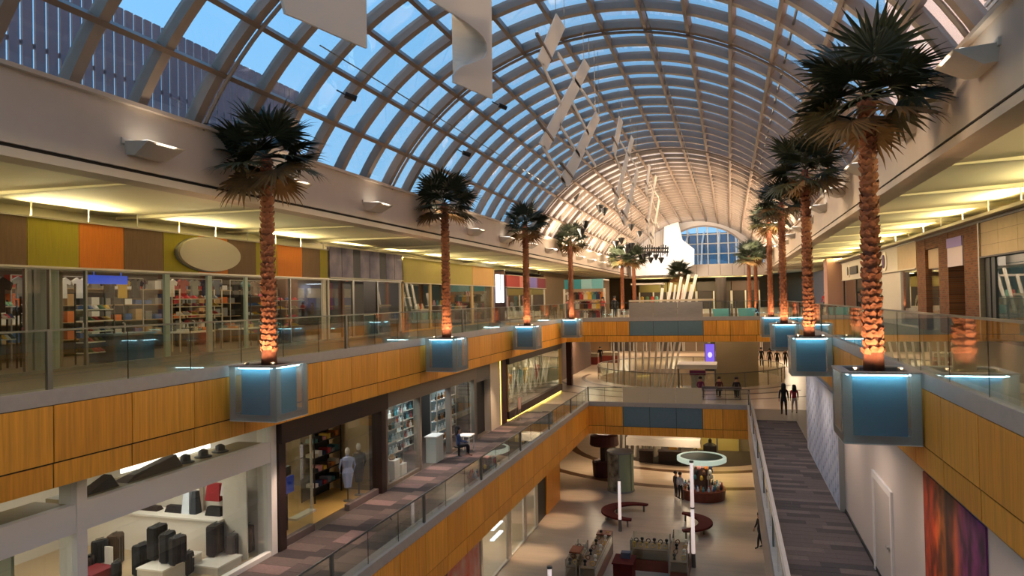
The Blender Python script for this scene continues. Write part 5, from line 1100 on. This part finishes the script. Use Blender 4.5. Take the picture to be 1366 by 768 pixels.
# ================================================================ LOWEST LEVEL
X1 = -10.24
struct('wall_left', MB().box(X1 - .2, X1, 4, 28.2, F1, -8.5), flat(120, 92, 88)); struct('wall_left', MB().box(X1 - .1, X1 + .02, 37.4, 39.3, F1 + 0, -8.5), M['black'])
struct('wall_left', MB().box(X1 - .2, X1 + .1, 39.3, 42.5, F1, -8.5), M['wood2'])
l1 = front('pale framed shopfront on the lowest left side', X1, 1, 28.2, 37.4, F1, -8.6, [(28.4, 31.9), (32.7, 34.6), (35.2, 36.9)], [(28.3, .2, M['offwhite']), (32.2, .6, M['offwhite']), (34.9, .5, M['offwhite']), (37.15, .5, M['offwhite'])], None, None, M['offwhite'])
room(X1 - .05, -14.5, 28.2, 37.4, F1, -8.55, flat(170, 156, 140), flat(170, 150, 120, .4), M['offwhite'], -14.5)
for y in (30, 33.5, 36): area((-12.4, y, -8.65), 1, 36, (1, .92, .8), sizey=1)
for li in range(4): MB().box(-11.4, -11.2, 32.9, 34.4, F1 + .5 + .5 * li, F1 + .56 + .5 * li).build('wall_shelf', M['coldglow'], None, '%s lit glass shelf up in the lowest left shop' % NUM[li], 'shelf', 'lit shelves in the lowest left shop')
pp = onX(608, 745, X1 + .02)
pm = mat('red_white_print', srgb(200, 80, 60), .5, noise=.5, nscale=1.3, col2=srgb(196, 176, 176))
MB().box(X1, X1 + .03, 24.6, 28.1, F1 + .1, -8.9).build('poster', pm, None, 'large red and pale poster on the lowest left wall', 'poster')
MB().box(X1, X1 + .03, 20.5, 24.4, F1 + .1, -8.9).build('poster', flat(112, 84, 80), None, 'dull mauve poster panel on the lowest left wall', 'poster')
for y in (22.5, 25.5, 28.7, 33.1, 38.4, 43.5): spot((-9.25, y, -8.55), (0, 0, -1), 300, 50, (1, .74, .5), .7, .05)
for y in (24, 30, 36, 42): spot((.6, y, -8.55), (-.1, 0, -1), 90, 60, (1, .72, .5), .7, .05)
# ---------------------------------------------------------------- glowing light posts
def lightpost(x, y, segs, label):
    t = thing('light_post', (x, y, F1), label, 'light post', 'glowing light posts')
    MB().tube([(x, y, F1), (x, y, F1 + .62)], [.1, .08], 12).build('base', flat(110, 96, 88), t); z = F1 + .62
    for k in range(segs):
        MB().tube([(x, y, z), (x, y, z + 2.0)], [.085, .075], 12).build('lit_tube', M['lamp'], t, smooth=True); MB().tube([(x, y, z + 2.0), (x, y, z + 2.08)], .095, 12).build('collar', M['metal'], t); z += 2.08
    return t
lightpost(-5.75, 37.4, 1, 'glowing light post beside the left curved bench'); lightpost(-1.82, 33.2, 2, 'tall glowing light post beside the right curved bench')
p3 = onZ(733, 755, -9.5); lightpost(p3.x, p3.y, 1, 'glowing light post cut off at the bottom by the left shops')
# ---------------------------------------------------------------- curved benches
def bench(cx, cy, r, a0, a1, label, w=.72):
    t = thing('curved_bench', (cx, cy, F1), label, 'bench', 'curved maroon benches'); seg = 20; vs = []; fs = []
    for i in range(seg + 1):
        u = i / seg; a = radians(a0 + (a1 - a0) * u); ww = w * (.35 + .65 * sin(pi * u)) * .5
        for rr, z in ((r - ww, .36), (r + ww, .36), (r + ww, .46), (r - ww, .46)): vs.append((cx + rr * cos(a), cy + rr * sin(a), F1 + z))
    for i in range(seg):
        p, q = 4 * i, 4 * i + 4; fs += [(p + j, p + (j + 1) % 4, q + (j + 1) % 4, q + j) for j in range(4)]
    fs += [(3, 2, 1, 0), tuple(4 * seg + j for j in range(4))]
    MB().add(vs, fs).build('seat', M['maroon'], t)
    for u in (.04, .35, .65, .96):
        a = radians(a0 + (a1 - a0) * u); x, y = cx + r * cos(a), cy + r * sin(a); MB().tube([(x, y, F1), (x, y, F1 + .37)], .05, 8).build('leg', M['metal'], t)
bench(-5.25, 39.6, 1.5, 70, 270, 'curved maroon bench left of the tall light post, open to the right'); bench(-3.0, 38.4, 1.55, -72, 80, 'curved maroon bench at the tall light post, open to the left')
# ---------------------------------------------------------------- round advert pillar
PX_, PY_ = -6.85, 45.3
pl = thing('advert_pillar', (PX_, PY_, F1), 'round advert pillar with a black and white print on the lowest floor', 'pillar')
prn = mat('black_white_print', srgb(48, 44, 34), .4, noise=.3, nscale=2.3, stretch=(1, 1, .8), col2=srgb(176, 168, 140))
for k in range(6):
    a0, a1 = radians(210 + 60 * k + 3), radians(210 + 60 * k + 57); poly = []
    for j in range(7): a = a0 + (a1 - a0) * j / 6; poly.append((PX_ + .82 * cos(a), PY_ + .82 * sin(a)))
    for j in range(7): a = a1 - (a1 - a0) * j / 6; poly.append((PX_ + .74 * cos(a), PY_ + .74 * sin(a)))
    MB().prism(poly, F1 + .1, F1 + 2.4).build('print_panel', (prn, flat(150, 156, 120), flat(150, 160, 130))[k % 3 if k else 0], pl)
MB().lathe([(.86, 0), (.86, .1), (.73, .1), (.73, 2.4), (.86, 2.4), (.86, 2.5), (.3, 2.55)], 24, (PX_, PY_, F1)).build('drum', M['grey'], pl)
# ---------------------------------------------------------------- round kiosk with a disc canopy
KX, KY = -1.85, 44.8
kk = thing('kiosk', (KX, KY, F1), 'round kiosk under a glowing disc canopy with hanging toys', 'kiosk')
MB().lathe([(1.38, 2.2), (1.46, 2.24), (1.46, 2.46), (1.38, 2.5), (1.28, 2.5), (1.25, 2.42), (.2, 2.42)], 40, (KX, KY, F1)).build('canopy_ring', mat('canopy_glow', srgb(206, 216, 196), .5, emit=(.75, .9, .72, 1), estr=.35), kk, smooth=False)
MB().lathe([(1.25, 2.43), (1.25, 2.45), (.02, 2.47)], 40, (KX, KY, F1)).build('canopy_top', flat(60, 92, 84), kk)
for a in range(4): MB().tube([(KX + .6 * cos(a * pi / 2 + .7), KY + .6 * sin(a * pi / 2 + .7), F1), (KX + .6 * cos(a * pi / 2 + .7), KY + .6 * sin(a * pi / 2 + .7), F1 + 2.25)], .04, 8).build('post', M['steel'], kk)
MB().lathe([(1.28, 0), (1.32, .5), (1.36, .55), (1.36, .6), (.5, .62)], 32, (KX + .05, KY, F1)).build('counter', M['redwood'], kk)
MB().lathe([(.45, .6), (.5, 1.9), (.3, 2.0)], 16, (KX, KY, F1)).build('core', flat(90, 60, 50), kk)
area((KX, KY, F1 + 2.15), 1.6, 25, (1, .85, .6))
rk = random.Random(9)
for i in range(44):
    ring_ = i % 2; a = 2 * pi * i / 44 + .05; n, c = BOT[(i * 3) % 7]; r_ = 1.12 if ring_ else .86
    MB().lathe([(.05, 0), (.085, .05), (.07, .16), (.03, .2), (.055, .24), (.02, .3)], 7, (KX + .05 + r_ * cos(a), KY + r_ * sin(a), F1 + .615)).build('toy', flat(*c), None, '%s toy, %s round the %s ring of the round kiosk counter' % (n, nth(i // 2), ('inner', 'outer')[ring_]), 'toy', 'toys on the round kiosk counter')
for i in range(24):
    a = 2 * pi * i / 24; n, c = CLO[(i * 5) % len(CLO)]; z = F1 + 1.15 + .32 * (i % 3)
    MB().lathe([(.05, 0), (.11, .08), (.10, .22), (.03, .3)], 7, (KX + .56 * cos(a), KY + .56 * sin(a), z)).build('toy', flat(*c), None, '%s soft toy, %s round the core of the round kiosk' % (n, nth(i)), 'toy', 'soft toys on the round kiosk core')
# ---------------------------------------------------------------- glass jewellery stands in the foreground of the lowest floor
def stand(x0, x1, y0, y1, h, label, items, seed, top=None, shelves=(.55, .95)):
    t = thing('display_stand', ((x0 + x1) / 2, (y0 + y1) / 2, F1), label, 'display stand')
    MB().box(x0, x1, y0, y1, F1, F1 + .5).build('base', M['redwood'], t)
    for z in shelves: MB().box(x0, x1, y0, y1, F1 + z - .03, F1 + z).build('tray', flat(128, 98, 68), t)
    for x in (x0, x1):
        for y in (y0, y1): MB().tube([(x, y, F1), (x, y, F1 + h)], .022, 6).build('upright', M['steel'], t)
    for a, b, c, d in ((x0, x0 + .012, y0, y1), (x1 - .012, x1, y0, y1), (x0, x1, y0, y0 + .012), (x0, x1, y1 - .012, y1)): MB().box(a, b, c, d, F1 + .52, F1 + h).build('glass_pane', M['shopglass'], t)
    if top: MB().box(x0 - .02, x1 + .02, y0 + (y1 - y0) * top[0], y0 + (y1 - y0) * top[1], F1 + h, F1 + h + .05).build('top', M['redwood'], t)
    short = {2: 'wide glass stand', 3: 'long narrow counter', 4: 'left glass cabinet', 5: 'right glass cabinet'}[seed]
    r = random.Random(seed); z = F1 + shelves[-1]
    nx, ny = items
    for i in range(nx):
        for j in range(ny):
            x = x0 + (x1 - x0) * (i + .5) / nx; y = y0 + (y1 - y0) * (j + .5) / ny; n, c = (('black', (30, 26, 26)), ('gold', (206, 160, 70)), ('brown', (110, 64, 36)), ('white', (220, 206, 180)))[(i + 2 * j) % 4 if seed != 2 else (0 if j else 1)]
            if (i + j) % 2: MB().tube([(x + .09 * cos(k * pi / 6), y + .03 * sin(k * pi / 3), z + .11 + .09 * sin(k * pi / 6)) for k in range(13)], .022, 5).build('bracelet', flat(*c, .3), None, '%s bracelet, %s across and %s back in the %s' % (n, NUM[i], NUM[j], short), 'bracelet', 'jewellery on the glass stands')
            else: MB().lathe([(.07, 0), (.06, .02), (.03, .1), (.08, .16), (.07, .24), (.02, .26)], 8, (x, y, z)).build('bust', flat(*c, .4), None, '%s jewellery bust, %s across and %s back in the %s' % (n, NUM[i], NUM[j], short), 'jewellery bust', 'jewellery on the glass stands')
    return t
stand(-4.5, -2.85, 32.2, 33.4, 1.35, 'wide glass jewellery stand', (6, 2), 2)
stand(-6.25, -5.6, 29.4, 34.0, 1.05, 'long narrow jewellery counter', (2, 7), 3, (.86, 1.0))
stand(-6.85, -6.4, 29.4, 32.0, 1.25, 'tilted glass cabinet left of the long counter', (2, 4), 4, (.3, .62))
stand(-2.7, -1.95, 31.0, 33.6, 1.5, 'tall glass cabinet at the right of the wide stand', (2, 4), 5)
cb = thing('cash_desk', (-4.6, 30.6, F1), 'small maroon cash desk before the wide glass stand', 'desk')
MB().box(-5.0, -4.2, 30.3, 31.4, F1, F1 + .9).build('body', M['maroon'], cb); MB().box(-5.05, -4.15, 30.25, 31.45, F1 + .9, F1 + .95).build('top', M['maroon'], cb); MB().box(-4.75, -4.35, 30.9, 31.2, F1 + .95, F1 + 1.2).build('till', flat(70, 76, 90), cb)
# ---------------------------------------------------------------- beyond the lowest bridge
cn = thing('canopy', (-4, 49, F1 + 2.0), 'long pale flat canopy under the lower bridge', 'canopy')
q0 = onY(835, 583, 51.5); q1 = onY(934, 587, 51.5)
MB().box(q0.x, q1.x, 51.5, 53, q1.z - .55, q1.z - .02).build('fascia', flat(196, 190, 182), cn)
for x in (q0.x + .3, q1.x - .3): MB().tube([(x, 52.2, F1 + .02), (x, 52.2, q1.z - .5)], .06, 8).build('post', M['metal'], cn)
for i, x in enumerate((q0.x + 1.2, q0.x + 2.6, q0.x + 3.6)):
    d = thing('desk', (x, 53.4, F1), '%s dark desk under the long canopy' % NUM[i], 'desk'); MB().box(x - .5, x + .5, 53.2, 53.8, F1 + .02, F1 + .85).build('body', flat(50, 36, 28), d); MB().box(x - .55, x + .55, 53.15, 53.85, F1 + .85, F1 + .9).build('top', flat(70, 50, 40), d)
p = onZ(898, 606, F1); MB().box(p.x - .3, p.x + .3, p.y - .3, p.y + .3, F1 + .02, F1 + .95).build('block', flat(170, 120, 30), None, 'small yellow block on the dark carpet disc', 'block')
yw = onY(925, 587, 58.6); yw2 = onY(986, 605, 58.6)
MB().box(yw.x, yw2.x, 58.6, 58.8, F1 + .02, -8.6).build('lit_wall', flat(214, 190, 110), None, 'yellow lit partition on the carpet disc', 'partition'); area(((yw.x + yw2.x) / 2, 57.9, -8.7), 2.5, 60, (1, .88, .45), (0, .5, -1), sizey=.3)
pk = onZ(948, 607, F1); km = thing('statue', (pk.x, 56, F1), 'dark dressed bust figure before the yellow partition', 'statue'); MB().lathe([(.55, 0), (.5, .9), (.35, 1.0), (.12, 1.1), (.13, 1.3), (.05, 1.42)], 12, (pk.x, 56, F1 + .02)).build('body', flat(40, 30, 24), km)
struct('wall_far', MB().box(-24, 16, 76, 76.3, F1, -8.5), flat(150, 116, 80))
for x in (-9, -3, 3): area((x, 50.5, -8.6), 1.4, 130, (1, .78, .52), sizey=1.4); area((x, 66, -8.6), 1.4, 120, (1, .78, .52), sizey=1.4)
p = onY(806, 588, 48.8); rc = thing('kiosk', (p.x, 48.8, F1), 'dark maroon round kiosk below the left of the lower bridge', 'kiosk')
MB().lathe([(.8, 0), (.85, 1.0), (.7, 1.05)], 20, (p.x, 48.8, F1)).build('counter', flat(70, 28, 26), rc); MB().lathe([(.95, 2.1), (1.0, 2.2), (.95, 2.75), (.7, 2.9), (.1, 2.95)], 20, (p.x, 48.8, F1)).build('canopy', flat(84, 34, 34), rc); MB().tube([(p.x, 48.8, F1 + 1), (p.x, 48.8, F1 + 2.2)], .3, 10).build('core', flat(60, 40, 36), rc)
b_ = onZ(822, 652, F1)
MB().hexa([(b_.x - .3, b_.y, F1), (b_.x + .35, b_.y, F1), (b_.x + .3, b_.y + .3, F1), (b_.x - .25, b_.y + .3, F1), (b_.x - .25, b_.y, F1 + .3), (b_.x - .05, b_.y, F1 + .35), (b_.x, b_.y + .25, F1 + .3), (b_.x - .2, b_.y + .3, F1 + .3)]).build('bag', M['black'], None, 'small black bag lying alone on the pale floor', 'bag')
# ================================================================ ROUND OPENING: slanted white poles, kiosk, wall
tops = [818, 825, 832, 840, 848.5, 858, 867, 876.7, 884.5, 892, 900, 907.5]; bots = [820, 825, 832, 840, 848, 856.5, 863.5, 871, 878, 885, 890.5, 896]
for i, (a, b) in enumerate(zip(tops, bots)):
    y = 57.0 + 4.5 * (i % 2) if False else CY - CR + .8 + .35 * abs(i - 6)
    p = onY(a, 457, y); q = onY(b, 516, y); d = (p - q); z0, z1 = F1, (.9 if i > 8 else -.9)
    lo = q + d * ((z0 - q.z) / d.z); hi = q + d * ((z1 - q.z) / d.z)
    MB().tube([lo, hi], [.10, .07], 8).build('slanted_pole', M['white'], None, 'slim white pole, %s from the left in the round opening' % NUM[i], 'pole', 'slanted white poles')
for i, (a, ya, b, yb) in enumerate(((884, 384, 882, 398), (896, 377, 892, 398), (909, 369, 904, 398), (919, 366, 912, 398), (929, 366, 921, 398))):
    p = onY(a, ya, 62); q = onY(b, yb, 62); d = q - p; MB().tube([p, p + d * ((F3 - p.z) / d.z)], .12, 8).build('leaning_pole', M['white'], None, 'thick white leaning pole, %s from the left above the steel panels' % NUM[i], 'pole', 'leaning white poles above the bridge')
w0, w1 = onY(954, 458, CY - 2), onY(1011, 458, CY - 2)
struct('wall_back', MB().box(w0.x, w1.x, CY - 2, CY + 1.5, F1, -3.2), flat(150, 134, 102))
ks = thing('kiosk', (-2.2, 58, F2), 'white topped kiosk in the round opening with magenta goods', 'kiosk')
k0, k1 = onY(903, 490, CY - CR + 1.2), onY(956, 490, CY - CR + 1.2)
MB().box(k0.x, k1.x, CY - CR + 1.2, CY - CR + 4, k1.z - .12, k1.z + .18).build('roof', M['white'], ks)
for x in (k0.x + .1, k1.x - .1): MB().box(x - .06, x + .06, CY - CR + 1.3, CY - CR + 1.5, F1, k1.z).build('post', M['metal'], ks)
MB().box(k0.x + 1.0, k1.x - .9, CY - CR + 1.4, CY - CR + 1.6, F2 - .4, k1.z - .6).build('screen', flat(170, 166, 150), ks); MB().box(k0.x + .9, k1.x - .8, CY - CR + 1.35, CY - CR + 1.55, k1.z - .6, k1.z - .25).build('sign_panel', flat(120, 30, 84), ks)
MB().box(k0.x - .2, k1.x + .4, CY - CR + 1.2, CY - CR + 4, F2 - .5, F2 - .3).build('deck', M['kerb'], ks)
g_ = onY(947, 470, 66); sg = thing('advert_screen', tuple(g_), 'violet lit advert screen behind the kiosk roof', 'screen'); h_ = onY(947, 484, 66)
MB().box(g_.x - .45, g_.x + .45, 66, 66.15, F2, g_.z + .8).build('frame', M['black'], sg); MB().box(g_.x - .4, g_.x + .4, 65.97, 66, F2 + .5, g_.z + .75).build('screen', mat('violet_screen', (.1, .05, .5, 1), emit=(.25, .15, .95, 1), estr=.5), sg); MB().slab([(g_.x + .2 * cos(k * pi / 6), 65.95, g_.z - .2 + .25 * sin(k * pi / 6)) for k in range(12)], (0, .015, 0)).build('emblem', mat('pale_screen', (.6, .6, 1, 1), emit=(.7, .65, 1, 1), estr=.6), sg)
# ================================================================ PEOPLE
SKIN = srgb(190, 140, 112)
def person(loc, h, rz, top, bottom, hair, label, pose='stand', skirt=False):
    """one continuous skinned figure facing local -Y; hair and eyes are children"""
    s = h / 1.72; V = []; R = []; E = []
    def v(p, r): V.append(Vector(p) * s); R.append(r * s); return len(V) - 1
    def e(a, b): E.append((a, b))
    sit = pose == 'sit'; st = .16 if pose == 'walk' else 0
    hz = .50 if sit else .92
    pel = v((0, 0, hz), .135); wa = v((0, .0, hz + .16), .12); ch = v((0, .01, hz + .36), .145); nk = v((0, .01, hz + .53), .06); jw = v((0, -.01, hz + .62), .075); hd = v((0, -.005, hz + .72), .098); tp = v((0, .01, hz + .79), .07); no = v((0, -.115, hz + .665), .017)
    for a, b in ((pel, wa), (wa, ch), (ch, nk), (nk, jw), (jw, hd), (hd, tp), (jw, no)): e(a, b)
    for sd in (-1, 1):
        sh = v((.175 * sd, .01, hz + .47), .062)
        ear = v((.1 * sd, .01, hz + .69), .016); e(hd, ear)
        if sit: el = v((.23 * sd, -.05, hz + .20), .045); wr = v((.16 * sd, -.27, hz + .14), .03); hp = v((.14 * sd, -.35, hz + .13), .034); fd = Vector((-.02 * sd, -.075, -.02))
        else:
            sw = .14 * sd if pose == 'walk' else .02
            el = v((.225 * sd, .02 + sw * .5, hz + .20), .045); wr = v((.245 * sd, -.03 + sw, hz - .03), .03); hp = v((.245 * sd, -.045 + sw, hz - .11), .034); fd = Vector((0, -.012, -.075))
        for a, b in ((ch, sh), (sh, el), (el, wr), (wr, hp)): e(a, b)
        hpos = V[hp] / s
        for f in range(4):
            off = Vector((0, (f - 1.5) * .021, 0)) if not sit else Vector(((f - 1.5) * .021, 0, 0)); ln = (.85, 1.0, .95, .75)[f]
            k1 = v(hpos + off + fd * .45, .010); k2 = v(hpos + off + fd * (1.0 * ln), .008); e(hp, k1); e(k1, k2)
        th = v((Vector(V[wr] / s) + hpos) / 2 + (Vector((0, -.05, -.03)) if not sit else Vector((-.05 * sd, -.03, 0))), .011); e(wr, th)
        if sit: hi = v((.09 * sd, -.02, hz - .02), .095); kn = v((.11 * sd, -.43, hz), .068); an = v((.11 * sd, -.43, .09), .042); to = v((.11 * sd, -.6, .04), .036)
        else:
            f_ = -st * sd; hi = v((.09 * sd, 0, hz - .07), .098); kn = v((.10 * sd, f_ * .6 - .02, .49), .064); an = v((.10 * sd, f_ + .01, .09), .042); to = v((.11 * sd, f_ - .15, .04), .036)
        for a, b in ((pel, hi), (hi, kn), (kn, an), (an, to)): e(a, b)
    me = bpy.data.meshes.new('tmp'); me.from_pydata([tuple(p) for p in V], E, []); ob = bpy.data.objects.new('tmp', me); COL.objects.link(ob)
    md = ob.modifiers.new('skin', 'SKIN'); md.use_smooth_shade = True
    sv = me.skin_vertices[0].data
    for i, r in enumerate(R): sv[i].radius = (r, r * (.82 if i in (pel, wa, ch) else 1)); sv[i].use_root = (i == pel)
    sb = ob.modifiers.new('sub', 'SUBSURF'); sb.levels = 1; sb.render_levels = 1
    dg = bpy.context.evaluated_depsgraph_get(); nm = bpy.data.meshes.new_from_object(ob.evaluated_get(dg)); bpy.data.objects.remove(ob); bpy.data.meshes.remove(me)
    nm.materials.clear()
    for m_ in (mat('skin', SKIN, .6), flat(*top, .85), flat(*bottom, .85), flat(36, 32, 30, .5)): nm.materials.append(m_)
    hz_s = hz * s
    zs = {}
    for p in nm.polygons:
        c = p.center / s; i = 0
        if sit: i = 3 if c.z < .07 else (0 if c.z < .12 else (2 if c.z < hz + .06 and c.y < .2 and not (abs(c.x) < .2 and c.y < -.2 and c.z > hz + .085) and c.z < hz + .075 else 1))
        else: i = 3 if c.z < .075 else (2 if c.z < hz + .04 else 1)
        if c.z > hz + .50 and abs(c.x) < .12: i = 0
        if not sit and abs(c.x) > .195 and c.z < hz + .28: i = 0 if c.z < hz + .02 else 1
        p.material_index = i; p.use_smooth = True
    nm.name = 'person'; o = bpy.data.objects.new('person', nm); COL.objects.link(o); o.location = loc; o.rotation_euler = (0, 0, rz); ORG[o.name] = Vector(loc); tag(o, label, 'person')
    zc = (hz + .715) * s
    hb = MB(); long = hair[1]
    prof = [(.108, -.03), (.118, .02), (.112, .07), (.08, .115), (.03, .13)]
    hb.lathe([(r * s, z * s) for r, z in prof], 12, (0, .022 * s, zc), 1, 1.05)
    if long: hb.lathe([(.10 * s, -.30 * s), (.12 * s, -.15 * s), (.11 * s, .03 * s)], 10, (0, .07 * s, zc), 1.1, .6)
    hb.build('hair', flat(*hair[0], .7), o, loc=True, smooth=True)
    eb = MB()
    for sd in (-1, 1): eb.lathe([(.002, -.012), (.012, 0), (.002, .012)], 6, (.036 * s * sd, -.098 * s, (hz + .705) * s))
    eb.build('eyes', M['black'], o, loc=True)
    if skirt: MB().lathe([(.24 * s, (hz - .42) * s), (.19 * s, (hz - .1) * s), (.145 * s, (hz + .1) * s)], 14, (0, 0, 0), 1, .8).build('skirt', flat(*bottom, .85), o, loc=True)
    return o
BK = ((26, 20, 18), True); SH = ((40, 28, 22), False)
def at2(px, py, z): p = onZ(px, py, z); return (p.x, p.y, z)
person(at2(1046, 554, F2 + .012), 1.74, pi, (24, 22, 24), (34, 32, 34), BK, 'woman-shaped dark dressed person walking away on the right carpet', 'walk')
person(at2(1060, 551, F2), 1.58, pi + .1, (170, 44, 56), (206, 170, 160), BK, 'person in a red top and pale trousers walking on the right carpet', 'walk')
person(at2(1016, 488, F2), 1.72, .2, (30, 28, 30), (28, 26, 28), SH, 'first dark dressed person from the left far down the right walkway')
person(at2(1027, 490, F2), 1.74, -.3, (40, 36, 44), (26, 26, 30), BK, 'second dark dressed person from the left far down the right walkway')
person(at2(1037, 491, F2), 1.70, 2.8, (22, 22, 24), (24, 24, 26), SH, 'third dark dressed person from the left far down the right walkway', 'walk')
person(at2(1048, 490, F2), 1.70, .4, (50, 34, 34), (30, 28, 30), SH, 'fourth dark dressed person from the left far down the right walkway')
person(at2(908, 667, F1), 1.66, 2.6, (196, 192, 190), (30, 30, 34), SH, 'person in a white shirt standing at the round kiosk')
person(at2(902, 664, F1), 1.60, 2.2, (90, 76, 70), (60, 56, 60), SH, 'person in grey brown standing left of the white shirt')
person(at2(1014, 731, F1), 1.70, -1.2, (28, 26, 28), (30, 28, 30), SH, 'dark dressed person on the lowest floor under the right walkway', 'walk')

stl = thing('stool', (-11.3, 28.7, F2), 'low dark stool under the seated person in blue', 'stool'); MB().lathe([(.2, 0), (.05, .04), (.05, .38), (.2, .4), (.2, .44)], 12, (-11.3, 28.75, F2)).build('seat', M['black'], stl)
person((-11.3, 28.7, F2), 1.7, 2.2, (44, 58, 96), (30, 30, 40), BK, 'person in blue seated outside the cosmetics shop', 'sit')
person(at2(801, 485, F2), 1.72, .3, (26, 24, 26), (24, 24, 26), SH, 'dark dressed person beside the red brown counters')
person(at2(757, 492, F2), 1.75, .8, (52, 34, 30), (30, 26, 26), SH, 'dark dressed person by the end of the bright window')
person(at2(1105, 414, F3) if False else (7.2, 58.5 + 2.2, F3), 1.72, -.6, (190, 40, 44), (50, 50, 70), SH, 'person in a red top beyond the pink pillar', 'walk')
person((6.3, 60.9, F3), 1.68, .4, (150, 130, 130), (60, 60, 66), BK, 'person in pale grey beyond the pink pillar', 'walk')
person((-8.9, 57.5, F3), 1.70, .3, (30, 30, 34), (30, 30, 36), SH, 'dark dressed person right of the teal kiosk')
person((-9.6, 56.0, F3), 1.66, -.4, (190, 80, 70), (70, 60, 60), BK, 'person in a coral top at the teal kiosk')
# sitting group at the small stand on the middle plaza edge
tbs = thing('table', (-.2, 51.4, F2), 'dark table with seated people at the right of the plaza', 'table'); p = onZ(955, 533, F2); 
MB().box(p.x - .9, p.x + 1.6, p.y + .1, p.y + .8, F2 + .7, F2 + .76).build('top', flat(50, 34, 30), tbs)
for dx in (-.8, 1.5):
    for dy in (.15, .75): MB().tube([(p.x + dx, p.y + dy, F2), (p.x + dx, p.y + dy, F2 + .7)], .03, 6).build('leg', M['metal'], tbs)
for i, (dx, dy, rz, c) in enumerate(((-1.0, 1.5, .2, (120, 40, 70)), (.2, 1.6, -.1, (90, 40, 36)), (1.3, 1.5, 0, (40, 36, 40)))):
    s_ = thing('stool', (p.x + dx, p.y + dy, F2), '%s stool from the left at the dark plaza table' % NUM[i], 'stool'); MB().lathe([(.2, 0), (.05, .04), (.05, .38), (.2, .4), (.2, .44)], 12, (p.x + dx, p.y + dy, F2)).build('seat', M['black'], s_)
    person((p.x + dx, p.y + dy, F2), 1.7, rz, c, (34, 32, 36), SH, '%s seated person from the left at the dark plaza table' % NUM[i], 'sit')
for o in list(bpy.data.objects):
    if o.get('kind') is None and o.parent is None and o.type == 'MESH' and o.get('label') is None: print('UNLABELLED', o.name)
